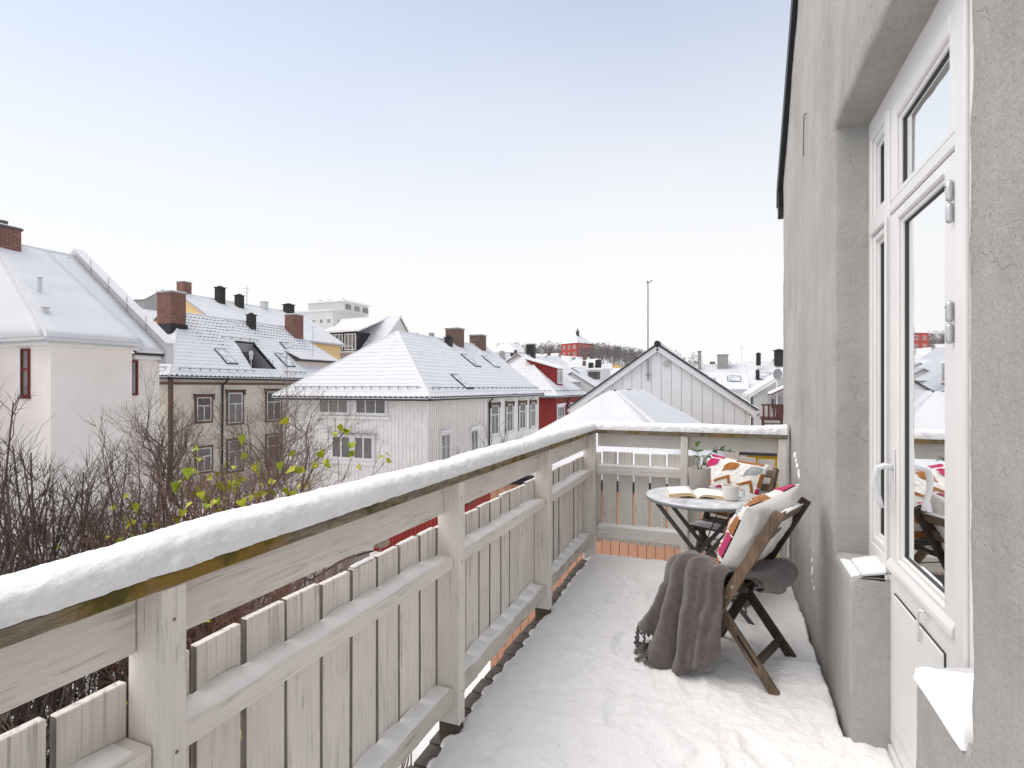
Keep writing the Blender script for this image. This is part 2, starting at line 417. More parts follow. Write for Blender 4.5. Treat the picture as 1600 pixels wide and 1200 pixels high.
# ------------------------------------------------------------------ mesh helpers
class MB:
    def __init__(s):
        s.v = []; s.f = []; s.m = []
    def add(s, vs, fs, m=0):
        b = len(s.v)
        s.v += [tuple(p) for p in vs]
        s.f += [tuple(b + i for i in q) for q in fs]
        s.m += [m] * len(fs)
        return s
    def box(s, x0, x1, y0, y1, z0, z1, m=0):
        vs = [(x0, y0, z0), (x1, y0, z0), (x1, y1, z0), (x0, y1, z0), (x0, y0, z1), (x1, y0, z1), (x1, y1, z1), (x0, y1, z1)]
        return s.add(vs, [(0, 3, 2, 1), (4, 5, 6, 7), (0, 1, 5, 4), (1, 2, 6, 5), (2, 3, 7, 6), (3, 0, 4, 7)], m)
    def bar(s, p0, p1, w, h, up=(0, 0, 1), m=0):
        p0 = Vector(p0); p1 = Vector(p1)
        d = (p1 - p0).normalized()
        x = d.cross(Vector(up))
        x = x.normalized() if x.length > 1e-5 else d.orthogonal().normalized()
        y = x.cross(d).normalized()
        vs = []
        for p in (p0, p1):
            for a, b in ((-1, -1), (1, -1), (1, 1), (-1, 1)):
                vs.append(p + x * (a * w / 2) + y * (b * h / 2))
        return s.add(vs, [(3, 2, 1, 0), (4, 5, 6, 7), (0, 1, 5, 4), (1, 2, 6, 5), (2, 3, 7, 6), (3, 0, 4, 7)], m)
    def tube(s, pts, r, n=6, cap=True, m=0, sq=1.0):
        pts = [Vector(p) for p in pts]
        k = len(pts)
        if not isinstance(r, (list, tuple)): r = [r] * k
        vs = []; ref = None
        for i, p in enumerate(pts):
            d = pts[min(i + 1, k - 1)] - pts[max(i - 1, 0)]
            if d.length < 1e-9: d = Vector((0, 0, 1))
            d.normalize()
            if ref is None: ref = d.orthogonal().normalized()
            x = ref - d * ref.dot(d)
            x = x.normalized() if x.length > 1e-5 else d.orthogonal().normalized()
            ref = x
            y = d.cross(x)
            for j in range(n):
                a = 2 * math.pi * j / n
                vs.append(p + x * (math.cos(a) * r[i]) + y * (math.sin(a) * r[i] * sq))
        fs = []
        for i in range(k - 1):
            for j in range(n):
                fs.append((i * n + j, i * n + (j + 1) % n, (i + 1) * n + (j + 1) % n, (i + 1) * n + j))
        if cap:
            fs.append(tuple(range(n - 1, -1, -1)))
            fs.append(tuple((k - 1) * n + j for j in range(n)))
        return s.add(vs, fs, m)
    def lathe(s, prof, n=32, c=(0, 0, 0), m=0, close=False):
        vs = []
        for r, z in prof:
            for j in range(n):
                a = 2 * math.pi * j / n
                vs.append((c[0] + r * math.cos(a), c[1] + r * math.sin(a), c[2] + z))
        fs = []
        k = len(prof)
        for i in range(k - 1):
            for j in range(n):
                fs.append((i * n + j, i * n + (j + 1) % n, (i + 1) * n + (j + 1) % n, (i + 1) * n + j))
        if not close:
            fs.append(tuple(range(n - 1, -1, -1)))
            fs.append(tuple((k - 1) * n + j for j in range(n)))
        return s.add(vs, fs, m)
    def prism(s, poly, vec, m=0):
        """closed polygon of 3-D points pushed along vec"""
        n = len(poly); vec = Vector(vec)
        vs = [Vector(p) for p in poly] + [Vector(p) + vec for p in poly]
        fs = [tuple(range(n - 1, -1, -1)), tuple(range(n, 2 * n))]
        fs += [(i, (i + 1) % n, n + (i + 1) % n, n + i) for i in range(n)]
        return s.add(vs, fs, m)
    def mesh(s, name, mats, smooth=False, bevel=0.0, seg=1, autos=None):
        me = bpy.data.meshes.new(name)
        me.from_pydata(s.v, [], s.f)
        if isinstance(mats, str): mats = [mats]
        for q in mats: me.materials.append(MAT[q])
        if len(mats) > 1: me.polygons.foreach_set('material_index', s.m)
        bm = bmesh.new(); bm.from_mesh(me)
        if bevel > 0:
            bmesh.ops.bevel(bm, geom=list(bm.edges), offset=bevel, segments=seg, profile=0.6, affect='EDGES', clamp_overlap=True)
        bmesh.ops.recalc_face_normals(bm, faces=bm.faces)
        bm.to_mesh(me); bm.free()
        if smooth: me.polygons.foreach_set('use_smooth', [True] * len(me.polygons))
        me.update()
        return me
    def build(s, name, mats, parent=None, local=False, **kw):
        return link(name, s.mesh(name, mats, **kw), parent, local)

def world_loc(o):
    v = Vector(o.location)
    while o.parent: 
        o = o.parent
        if o.type == 'EMPTY': v = v + Vector(o.location)
    return v
def link(name, me, parent=None, local=False, loc=None, rot=None):
    o = bpy.data.objects.new(name, me)
    col.objects.link(o)
    if loc is not None: o.location = loc
    if rot is not None: o.rotation_euler = rot
    if parent is not None:
        o.parent = parent
        if not local and parent.type == 'EMPTY':
            o.matrix_parent_inverse = Matrix.Translation(-Vector(parent.location))
        elif not local:
            o.matrix_parent_inverse = Matrix.Translation(-Vector(parent.location)) if parent.location.length > 0 else Matrix.Identity(4)
    return o
def tag(o, label, cat, group=None, kind=None):
    if label: o['label'] = label
    if cat: o['category'] = cat
    if group: o['group'] = group
    if kind: o['kind'] = kind
    return o
def thing(name, label, cat, loc, rz=0.0, group=None):
    o = bpy.data.objects.new(name, None)
    o.empty_display_size = 0.2
    col.objects.link(o)
    o.location = loc; o.rotation_euler = (0, 0, rz)
    return tag(o, label, cat, group)
def fbm(x, y, z=0.0, o=4):
    return noise.fractal(Vector((x, y, z)), 1.0, 2.0, o, noise_basis='PERLIN_ORIGINAL')
def grid_mesh(name, P, mats, smooth=True, mfun=None, wrap=False):
    """P: rows of points"""
    nu = len(P); nv = len(P[0])
    vs = [tuple(p) for row in P for p in row]
    fs = []; mi = []
    for i in range(nu - 1):
        for j in range(nv - 1):
            fs.append((i * nv + j, i * nv + j + 1, (i + 1) * nv + j + 1, (i + 1) * nv + j))
            if mfun: mi.append(mfun(i, j))
    me = bpy.data.meshes.new(name)
    me.from_pydata(vs, [], fs)
    if isinstance(mats, str): mats = [mats]
    for q in mats: me.materials.append(MAT[q])
    if mfun: me.polygons.foreach_set('material_index', mi)
    if smooth: me.polygons.foreach_set('use_smooth', [True] * len(fs))
    me.update()
    return me
# ================================================================== the balcony
WX = 0.47                 # face of our own rendered wall
deck = thing('balcony_deck', 'narrow balcony floor of dark planks under trodden snow', 'balcony', (0, 1.8, -0.3))
deck['kind'] = 'structure'
pl = MB().box(-0.855, 0.715, -0.060, 0.060, -0.016, 0.016).mesh('plank', 'deck_wood', bevel=0.003)
y = -1.45
while y < 4.52:
    if y > 0.9:
        link('plank', pl, deck, loc=(-0.255 + rnd.uniform(-.008, .008), y, -0.062))
    y += 0.132
MB().box(-1.11, 0.46, -1.5, 0.9, -0.078, -0.046).build('floor_board', 'deck_wood', deck)
for x0 in (-0.93, -0.3, 0.3):
    MB().box(x0, x0 + 0.05, -1.5, 4.5, -0.28, -0.0785).build('joist', 'deck_wood', deck)

# trodden snow on the floor
def deck_snow_z(x, y):
    z = 0.010 * fbm(x * 2.2, y * 2.2, 1.0, 3) + 0.009 * fbm(x * 9, y * 9, 4.0, 3) + 0.005 * fbm(x * 26, y * 26, 7.0, 3)
    # bank pushed up against the wall
    k = max(0.0, min(1.0, (x - 0.20) / 0.2)) * max(0, min(1, (y - 2.55) / 0.25)) * max(0, min(1, (4.0 - y) / 0.35))
    z += 0.045 * k * (0.8 + 0.5 * fbm(x * 5, y * 5, 9, 2))
    for (fx, fy, a, d) in FEET:
        dx = (x - fx) * math.cos(a) + (y - fy) * math.sin(a); dy = -(x - fx) * math.sin(a) + (y - fy) * math.cos(a)
        q = (dx / 0.055) ** 2 + (dy / 0.145) ** 2
        if q < 2.2: z -= d * math.exp(-q * q) ; z += d * 0.45 * math.exp(-((q - 1.5) / 0.35) ** 2)
    return z
FEET = [(-0.35, 1.75, 0.1, .020), (-0.08, 2.05, -0.2, .018), (-0.42, 2.35, 0.05, .020), (-0.15, 2.7, 0.3, .016), (-0.5, 2.95, 0.0, .018), (0.15, 2.25, 0.5, .020),
        (-0.62, 1.5, .15, .016), (-0.3, 3.3, 0.2, .014), (-0.66, 3.6, -0.15, .015), (0.05, 1.7, -0.6, .018), (-0.1, 1.42, .2, .018), (-0.55, 2.05, 0.4, .014), (0.30, 1.95, 1.0, .018),
        (-0.72, 2.6, -0.1, .014), (-0.75, 3.1, 0.1, .012), (-0.25, 1.2, 0.3, .018), (-0.55, 4.05, 0.0, .012), (-0.22, 2.15, 0.5, .012)]
NX, NY = 130, 480
P = []
for j in range(NY + 1):
    y = -1.45 + (4.50 + 1.45) * j / NY
    ph = ((y + 1.45 + 0.066) / 0.132) % 1.0
    tooth = 0.026 * (0.4 + 0.9 * abs(fbm(y * 1.9, 8.1, 0, 2))) * math.exp(-((min(ph, 1 - ph)) / 0.10) ** 2)          # snow still bridges the plank gaps
    x0 = -1.038 + 0.014 * fbm(y * 3, 0.3, 2, 3) + 0.012 * fbm(y * 16, 0.3, 5, 2) - tooth
    x1 = 0.462 + 0.006 * fbm(y * 4, 3.3, 2, 3)
    if 1.70 < y < 2.47: x1 = 0.60
    if y >= 2.47: x1 -= 0.012 * max(0, min(1, (y - 2.6) / .3)) * max(0, min(1, (3.9 - y) / .2))
    row = []
    for i in range(NX + 1):
        s = i / NX
        x = x0 + (x1 - x0) * s
        z = deck_snow_z(x, y) + 0.004
        ed = min((x - x0) / 0.05, (x1 - x) / 0.012, (4.50 - y) / 0.04, 1.0)
        if ed < 1: z = -0.044 + (z + 0.044) * math.sqrt(max(0.0, ed))
        row.append((x, y, z))
    P.append(row)
o = link('deck_snow', grid_mesh('deck_snow', P, 'snow_deck'))
tag(o, 'trodden snow covering the balcony floor', 'snow', kind='stuff')

# ------------------------------------------------------------------ railing
rail = thing('balcony_railing', 'weathered greige plank railing with mossy cap rail around the balcony', 'railing', (-1.04, 1.9, 0))
post_m = MB().box(-0.05, 0.05, -0.025, 0.025, -0.16, 0.5075).mesh('post', 'wood_z', bevel=0.003)
# foot of the posts: rot-dark end grain just above the snow
foot_m = MB().box(-0.052, 0.052, -0.027, 0.027, 0, 0.05).mesh('post_foot', 'deck_wood', bevel=0.004)
PY = [-0.501, 0.734, 1.969, 3.185, 4.44]
for i, y in enumerate(PY):
    m = MB().box(-1.09, -0.99, y - 0.025, y + 0.025, 0.030 if i < 4 else -0.05, 1.015)
    po = m.build('post', 'wood_z', rail, bevel=0.003)
    fo = MB().box(-1.086, -0.994, y - 0.023, y + 0.023, -0.2, 0.034)
    fo.build('post_foot', 'post_rot', po, local=True, bevel=0.004)
for x in (-0.284, 0.415):
    MB().box(x - 0.027, x + 0.027, 4.452, 4.552, -0.15, 1.015).build('post', 'wood_z', rail, bevel=0.003)
MB().box(-1.115, -0.985, -1.4, 4.437, 1.015, 1.047).build('cap_rail', 'cap_wood_y', rail, bevel=0.004)
MB().box(-1.115, 0.45, 4.440, 4.575, 1.0155, 1.0475).build('cap_rail', 'cap_wood_x', rail, bevel=0.004)
ends = [-1.4] + PY
for i in range(5):
    a = ends[i] + (0.026 if i else 0); b = ends[i + 1] - 0.026
    MB().box(-1.0895, -1.062, a, b, 0.882, 1.0148).build('top_board', 'wood_y', rail, bevel=0.003)
    MB().box(-1.0895, -1.016, a, b, 0.664, 0.714).build('middle_rail', 'wood_y', rail, bevel=0.004)
    MB().box(-1.0895, -1.012, a, b, 0.120, 0.182).build('bottom_rail', 'wood_worn', rail, bevel=0.004)
for a, b in ((-0.989, -0.312), (-0.256, 0.387)):
    MB().box(a, b, 4.522, 4.5495, 0.900, 1.0148).build('top_board', 'wood_x', rail, bevel=0.003)
    MB().box(a, b, 4.476, 4.5495, 0.670, 0.745).build('middle_rail', 'wood_x', rail, bevel=0.004)
    MB().box(a, b, 4.476, 4.5495, 0.140, 0.235).build('bottom_rail', 'wood_x', rail, bevel=0.004)
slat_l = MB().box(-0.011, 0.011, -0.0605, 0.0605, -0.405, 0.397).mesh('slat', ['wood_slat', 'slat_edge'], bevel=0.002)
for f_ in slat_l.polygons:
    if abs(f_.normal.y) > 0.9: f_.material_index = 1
y = 0.851 - 0.136 * 15 + 0.068
while y < 4.6:
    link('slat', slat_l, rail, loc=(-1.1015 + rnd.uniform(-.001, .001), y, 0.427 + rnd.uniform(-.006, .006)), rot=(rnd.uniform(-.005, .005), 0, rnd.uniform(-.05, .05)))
    y += 0.136
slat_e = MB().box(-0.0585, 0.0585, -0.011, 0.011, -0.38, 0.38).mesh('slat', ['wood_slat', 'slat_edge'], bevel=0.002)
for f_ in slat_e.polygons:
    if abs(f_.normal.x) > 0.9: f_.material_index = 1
x = -0.962 + 0.067 - 0.134
while x < 0.40:
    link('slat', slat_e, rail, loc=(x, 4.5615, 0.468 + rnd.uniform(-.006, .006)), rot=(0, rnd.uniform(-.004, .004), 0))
    x += 0.134
nail = MB().lathe([(0.0035, 0), (0.0035, 0.002)], 8).mesh('nail', 'rust')
for y in PY[1:]:
    for zz in (0.16, 0.69, 0.95):
        link('nail', nail, rail, loc=(-0.9905, y + rnd.uniform(-.008, .008), zz), rot=(0, R(90), 0))

# snow loaf on the cap rail, one mass round the corner
def loaf(P, ax):
    pass
NC = 30
def loaf_section(pi, po, up0, seed, hscale=1.0):
    """points over the cap from inner edge pi to outer edge po"""
    pi = Vector(pi); po = Vector(po); d = (po - pi); w = d.length; d /= w
    c = (pi + po) / 2
    row = []
    lon = c.x * 0.7 + c.y
    H = 0.060 * hscale * (1 + 0.15 * fbm(lon * 1.3, seed, 0.0, 2))
    for k in range(NC + 1):
        th = math.pi * k / NC
        cx = -math.cos(th); sn = math.sin(th)
        lx = math.copysign(abs(cx) ** 0.62, cx) * (w / 2 + 0.004)
        z = H * sn ** 0.75
        q = c + d * lx
        n1 = fbm(q.x * 7, q.y * 7, z * 7 + seed, 3); n2 = fbm(q.x * 30, q.y * 30, z * 30 + seed, 3); n3 = fbm(q.x * 85, q.y * 85, z * 85, 2)
        am = 0.25 + 0.75 * (1 - sn ** 2)
        off = 0.0045 * n1 + 0.0052 * n2 * (0.10 + am) + 0.0042 * n3 * (0.10 + am)
        nd = d * (cx * 0.9) * off
        zz = up0 + z + off * sn - (0.010 * max(0.0, n1 + n2) if 0 < k < 3 or NC - 3 < k < NC else 0) * 0
        row.append((q.x + nd.x, q.y + nd.y, max(up0 - 0.002, zz)))
    return row
P = []
N1 = 640
for i in range(N1 + 1):
    u = (i / N1)
    P.append(loaf_section((-0.986, -1.4 + (4.442 + 1.4) * u, 1), (-1.114, -1.4 + (4.574 + 1.4) * u, 1), 1.046, 0.0))
for i in range(1, 131):
    u = i / 130
    h = 1.0 if u < .9 else 1.0 + 0.25 * (u - .9) / .1
    P.append(loaf_section((-0.986 + (0.445 + 0.986) * u, 4.442, 1), (-1.114 + (0.445 + 1.114) * u, 4.574, 1), 1.046, 0.0, h))
o = link('railing_snow', grid_mesh('railing_snow', P, 'snow'))
tag(o, 'thick loaf of snow lying on the cap rail', 'snow', kind='stuff')

# thinner snow on the lower rails, drifted against the slats
mb = MB()
def ledge(axis, a, b, back, front, z0, seed, amt, gaps):
    n = int(abs(b - a) / 0.012); m = 7
    b0 = len(mb.v)
    for i in range(n + 1):
        t_ = a + (b - a) * i / n
        cov = min(1, (t_ - a) / 0.03, (b - t_) / gaps)
        cov = max(0.0, min(1.0, cov)) * (0.75 + 0.6 * fbm(t_ * 3.1, seed, 1, 3))
        ph = ((t_ - (0.851 if axis == 'y' else -0.962)) / 0.135) % 1.0
        hump = 0.55 + 0.6 * math.sin(math.pi * ph) ** 0.7
        reach = 0.90 + 0.16 * fbm(t_ * 7, seed, 3, 3)
        for k in range(m):
            s = k / (m - 1)
            q = back + (front - back) * s * min(1.0, reach)
            h = amt * cov * hump * (1 - 0.60 * s) * (1.0 if k < m - 1 else 0.0) + 0.0025 * fbm(t_ * 30, q * 30, seed, 2) * cov
            if cov < 0.08: h = -0.003
            p = (q, t_, z0 + h) if axis == 'y' else (t_, q, z0 + h)
            mb.v.append(p)
    for i in range(n):
        for k in range(m - 1):
            mb.f.append((b0 + i * m + k, b0 + i * m + k + 1, b0 + (i + 1) * m + k + 1, b0 + (i + 1) * m + k)); mb.m.append(0)
for i in range(5):
    a = ends[i] + 0.03; b = ends[i + 1] - 0.03
    ledge('y', a, b, -1.0895, -1.018, 0.7135, i * 3.0, 0.019, 0.16)
    ledge('y', a, b, -1.0895, -1.014, 0.1815, i * 3.0 + 50, 0.028, 0.07)
for a, b in ((-0.985, -0.315), (-0.253, 0.385)):
    ledge('x', a, b, 4.549, 4.480, 0.7448, a * 9, 0.010, 0.1)
    ledge('x', a, b, 4.549, 4.480, 0.2348, a * 9 + 40, 0.026, 0.08)
# dusting on the slat tops
y = 0.851 - 0.136 * 15 + 0.068
while y < 4.6:
    if rnd.random() < 0.4:
        b0 = len(mb.v); n = 8
        for i in range(n + 1):
            t_ = y - 0.055 + 0.11 * i / n
            hh = 0.0022 + 0.002 * fbm(t_ * 20, 1, 1, 2) if 0 < i < n else -0.002
            for xx, k in ((-1.112, 0), (-1.106, 1), (-1.098, 1), (-1.092, 0)):
                mb.v.append((xx, t_, 0.8285 + (hh if k else -0.004)))
        for i in range(n):
            for k in range(3):
                mb.f.append((b0 + i * 4 + k, b0 + i * 4 + k + 1, b0 + (i + 1) * 4 + k + 1, b0 + (i + 1) * 4 + k)); mb.m.append(0)
    y += 0.136
o = mb.build('ledge_snow', 'snow', smooth=True)
tag(o, 'thin drifted snow on the lower rails of the balcony railing', 'snow', kind='stuff')

# ------------------------------------------------------------------ our own house: rendered gable wall with door and side lights
home = thing('rendered_house', 'grey rough-rendered house wall with a deep white balcony door opening', 'house', (3.0, 1.5, -5.0))
OY0, DY0, DY1, OY1 = 1.38, 1.72, 2.45, 2.80
SZ, TZ = 0.655, 2.565
FX = 0.606                  # plane of the joinery
EY = 5.03                    # far corner of the wall
def verge(y): return 3.03 + 0.85 * (5.15 - y)
def axis_lines(stops, step):
    L = []
    for a, b in zip(stops[:-1], stops[1:]):
        n = max(1, round((b - a) / step))
        L += [a + (b - a) * i / n for i in range(n)]
    return L + [stops[-1]]
ys = axis_lines([-1.6, 0.9, OY0, DY0, DY1, OY1, EY], 0.028)
ys = [y for k, y in enumerate(ys) if y >= 0.85 or k % 4 == 0]
zs = axis_lines([-0.2, SZ, TZ, 4.0], 0.028) + [4.3, 4.7, 5.2, 5.8, 6.6, 7.4]
def hole(yc, zc):
    return (OY0 < yc < OY1 and SZ < zc < TZ) or (DY0 < yc < DY1 and zc <= SZ)
def wall_x(y, z):
    d = 0.007 * fbm(y * 1.1, z * 1.1, 3, 3) + 0.0035 * fbm(y * 6, z * 6, 5, 3) + 0.0012 * fbm(y * 24, z * 24, 8, 2)
    return WX + d
mb = MB()
idx = {}
def vid(i, j):
    if (i, j) not in idx:
        y, z = ys[i], min(zs[j], verge(ys[i]) - 0.02)
        x = wall_x(y, z)
        edge = False
        for di in (-1, 0):
            for dj in (-1, 0):
                a, b = i + di, j + dj
                if 0 <= a < len(ys) - 1 and 0 <= b < len(zs) - 1 and hole((ys[a] + ys[a + 1]) / 2, (zs[b] + zs[b + 1]) / 2): edge = True
        if edge:
            x += 0.010
        jy = 0.006 * fbm(z * 5, 1.7, y, 3) if edge else 0
        jz = 0.006 * fbm(y * 5, 2.9, z, 3) if edge else 0
        if i == len(ys) - 1: jy = 0.012 * fbm(z * 2.5, 7.7, 0, 3) ; x += 0.008
        idx[(i, j)] = len(mb.v)
        mb.v.append((x, y + jy, z + jz))
    return idx[(i, j)]
ny, nz_ = len(ys) - 1, len(zs) - 1
keep = {}
for i in range(ny):
    for j in range(nz_):
        yc, zc = (ys[i] + ys[i + 1]) / 2, (zs[j] + zs[j + 1]) / 2
        keep[i, j] = not hole(yc, zc) and zs[j] < verge(ys[i + 1]) - 0.03
        if keep[i, j]:
            mb.f.append((vid(i, j), vid(i + 1, j), vid(i + 1, j + 1), vid(i, j + 1))); mb.m.append(0)
# reveals: two rounded steps, then straight back to the joinery
rv = {}
def reveal(v_, ny_, nz2):
    key = (v_, ny_, nz2)
    if key not in rv:
        x, y, z = mb.v[v_]
        out = []
        for k, (dx, q) in enumerate(((0.012, 0.0), (0.022, -0.004), (0.05, -0.005), (0.09, -0.006), (0.13, -0.008), (0.17, -0.008))):
            jn = 0.003 * fbm(y * 9, z * 9, k * 1.7, 2)
            out.append(len(mb.v))
            mb.v.append((min(x + dx, 0.64), y - ny_ * (q + jn), z - nz2 * (q + jn)))
        rv[key] = out
    return rv[key]
for i in range(ny):
    for j in range(nz_):
        if not keep[i, j]: continue
        for di, dj, a, b, n_ in ((1, 0, (i + 1, j), (i + 1, j + 1), (1, 0)), (-1, 0, (i, j), (i, j + 1), (-1, 0)), (0, 1, (i, j + 1), (i + 1, j + 1), (0, 1)), (0, -1, (i, j), (i + 1, j), (0, -1))):
            k = (i + di, j + dj)
            if k in keep and not keep[k] and hole((ys[k[0]] + ys[k[0] + 1]) / 2, (zs[k[1]] + zs[k[1] + 1]) / 2):
                va, vb = vid(*a), vid(*b)
                ra, rb = [va] + reveal(va, *n_), [vb] + reveal(vb, *n_)
                for q in range(6):
                    mb.f.append((ra[q], rb[q], rb[q + 1], ra[q + 1])); mb.m.append(0)
wall = mb.build('wall', 'stucco', home, smooth=True)
# the rest of the wall: lower storeys, far flank
mb = MB()
mb.box(WX, 0.9, -1.6, EY - 0.01, -6.0, -0.2)
mb.box(WX + 0.02, 6.0, EY - 0.4, EY, -6.0, 3.05)
mb.box(WX + 0.35, 0.9, OY1 + .02, EY - 0.41, -0.2, 3.0)
mb.box(WX + 0.35, 0.9, -1.6, OY0 - 0.02, -0.2, 3.0)
mb.box(0.64, 0.9, DY1 + 0.02, OY1 + 0.02, -0.2, SZ - 0.02)
mb.box(0.64, 0.9, OY0 - 0.02, DY0 - 0.02, -0.2, SZ - 0.02)
mb.build('lower_wall', 'stucco', home)
# roof with its black verge
roofp = MB()
def rp(x, y, dz=0): return (x, y, verge(y) + dz)
roofp.prism([rp(0.60, 5.45), rp(6, 5.45), rp(6, 1.0), rp(0.60, 1.0)], (0, 0, 0.12))
roofp.prism([(0.60, 1.0, verge(1.0)), (6, 1.0, verge(1.0)), (6, -3.4, verge(5.4)), (0.60, -3.4, verge(5.4))], (0, 0, 0.12))
ro = roofp.build('roof', 'tile_dark', home)
mb = MB()
mb.prism([(0.435, 5.20, verge(5.20) - 0.03), (0.435, 1.0, verge(1.0) - 0.03), (0.435, 1.0, verge(1.0) + 0.15), (0.435, 5.20, verge(5.20) + 0.12)], (0.18, 0, 0))
mb.build('verge_flashing', 'black_metal', ro, local=True)
mb = MB()
mb.prism([(0.44, 5.21, 3.20), (0.44, 5.12, 3.22), (0.44, 5.05, 3.02), (0.44, 5.08, 2.94), (0.44, 5.05, 2.86), (0.44, 5.13, 2.84), (0.44, 5.16, 3.02)], (0.10, 0, 0))
mb.build('gutter_end', 'black_metal', ro, local=True)
# snow on the roof
mb = MB()
mb.prism([rp(0.60, 5.40, .121), rp(6, 5.40, .121), rp(6, 1.0, .121), rp(0.60, 1.0, .121)], (0, 0, 0.1))
mb.build('roof_snow', 'snow', ro, local=True)
# room behind the glass
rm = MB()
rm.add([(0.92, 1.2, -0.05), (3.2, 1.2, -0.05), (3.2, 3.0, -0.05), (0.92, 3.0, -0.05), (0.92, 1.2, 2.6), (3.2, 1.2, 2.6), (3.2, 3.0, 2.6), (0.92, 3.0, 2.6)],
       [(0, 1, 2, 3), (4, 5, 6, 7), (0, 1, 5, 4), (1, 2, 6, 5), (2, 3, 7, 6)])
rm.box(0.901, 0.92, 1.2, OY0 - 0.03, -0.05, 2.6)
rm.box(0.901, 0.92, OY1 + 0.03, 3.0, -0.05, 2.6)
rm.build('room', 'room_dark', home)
cu = []
for i in range(60):
    yy = 2.03 + 0.62 * i / 59
    cu.append([(1.02 + 0.02 * math.sin(i * 0.9) + 0.008 * math.sin(i * 2.3), yy, z) for z in (0.05, 1.2, 2.45)])
link('curtain', grid_mesh('curtain', cu, 'curtain'), home)

# white joinery ------------------------------------------------------
fr = MB()
F0, F1 = FX - 0.004, FX + 0.09
def vbar(m, y0, y1, z0, z1, x0=F0, x1=F1): m.box(x0, x1, y0, y1, z0, z1)
vbar(fr, OY1 - 0.045, OY1 - 0.004, SZ + 0.0, TZ - 0.004)                # far jamb
vbar(fr, OY0 + 0.004, OY0 + 0.045, SZ, TZ - 0.004)                      # near jamb
vbar(fr, OY0 + 0.0452, OY1 - 0.0452, TZ - 0.095, TZ - 0.004)            # head
vbar(fr, DY1 + 0.061, OY1 - 0.0452, 2.055, 2.125, F0 - 0.006)                    # far transom of side light
vbar(fr, OY0 + 0.0452, DY0 - 0.0, 2.055, 2.125, F0 - 0.006)
vbar(fr, DY1, OY1 - 0.0452, SZ + 0.0, SZ + 0.075)
vbar(fr, OY0 + 0.0452, DY0, SZ, SZ + 0.075)
fr.build('window_frame', 'white_frame', home, bevel=0.004)
mu = MB()
vbar(mu, DY1 + 0.002, DY1 + 0.060, -0.03, TZ - 0.0955, F0 - 0.010)      # mullion beside the door
vbar(mu, DY0 - 0.060, DY0 - 0.002 + 0.10, -0.03, TZ - 0.0955, F0 - 0.010)
vbar(mu, DY0 + 0.0985, DY1 + 0.0015, 2.062, 2.105, F0 - 0.008)           # transom over the door
vbar(mu, DY0 + 0.0985, DY1 + 0.0015, -0.06, 0.035, F0 - 0.012)          # threshold
mu.build('door_frame', 'white_frame', home, bevel=0.005)
st_ = MB()
vbar(st_, DY1 + 0.002 + 0.0, DY1 + 0.012, 0.04, 2.055, F0 - 0.020, F0 - 0.009)
vbar(st_, DY0 + 0.0, DY0 + 0.014, 0.04, 2.45, F0 - 0.020, F0 - 0.009)
st_.build('cover_strip', 'white_frame', home, bevel=0.003)

def sash(name, y0, y1, z0, z1, w, xo, parent, fm='white_frame', glassx=None, wb=None, wt_=None, gname='pane'):
    """a framed pane; returns the sash object"""
    wb = w if wb is None else wb; wt_ = w if wt_ is None else wt_
    m = MB()
    m.box(xo, xo + 0.07, y0, y0 + w, z0, z1); m.box(xo, xo + 0.07, y1 - w, y1, z0, z1)
    m.box(xo, xo + 0.07, y0 + w + .0002, y1 - w - .0002, z0, z0 + wb); m.box(xo, xo + 0.07, y0 + w + .0002, y1 - w - .0002, z1 - wt_, z1)
    s_ = m.build(name, fm, parent, bevel=0.005)
    # stepped bead
    a, b, c_, d_ = y0 + w, y1 - w, z0 + wb, z1 - wt_
    bd = MB()
    q = 0.016
    bd.box(xo + 0.012, xo + 0.05, a, a + q, c_, d_); bd.box(xo + 0.012, xo + 0.05, b - q, b, c_, d_)
    bd.box(xo + 0.012, xo + 0.05, a + q, b - q, c_, c_ + q); bd.box(xo + 0.012, xo + 0.05, a + q, b - q, d_ - q, d_)
    bd.build('glazing_bead', 'white_frame', s_, local=True, bevel=0.003)
    gk = MB(); g = 0.0035; a += q; b -= q; c_ += q; d_ -= q
    gk.box(xo + 0.020, xo + 0.030, a, a + g, c_, d_); gk.box(xo + 0.020, xo + 0.030, b - g, b, c_, d_)
    gk.box(xo + 0.020, xo + 0.030, a + g, b - g, c_, c_ + g); gk.box(xo + 0.020, xo + 0.030, a + g, b - g, d_ - g, d_)
    gk.build('gasket', 'gasket', s_, local=True)
    pn = MB(); pn.add([(xo + 0.026, a, c_), (xo + 0.026, b, c_), (xo + 0.026, b, d_), (xo + 0.026, a, d_)], [(0, 1, 2, 3)])
    pn.build(gname, 'door_glass', s_, local=True)
    return s_
sash('side_window', DY1 + 0.062, OY1 - 0.047, SZ + 0.077, 2.053, 0.030, FX + 0.002, home)
sash('side_window', DY1 + 0.062, OY1 - 0.047, 2.127, TZ - 0.097, 0.030, FX + 0.002, home)
sash('side_window', OY0 + 0.047, DY0 - 0.062, SZ + 0.077, 2.053, 0.030, FX + 0.002, home)
sash('side_window', OY0 + 0.047, DY0 - 0.062, 2.127, TZ - 0.097, 0.030, FX + 0.002, home)
sash('transom_window', DY0 + 0.100, DY1 + 0.0, 2.108, TZ - 0.098, 0.060, FX - 0.006, home, wb=0.022)
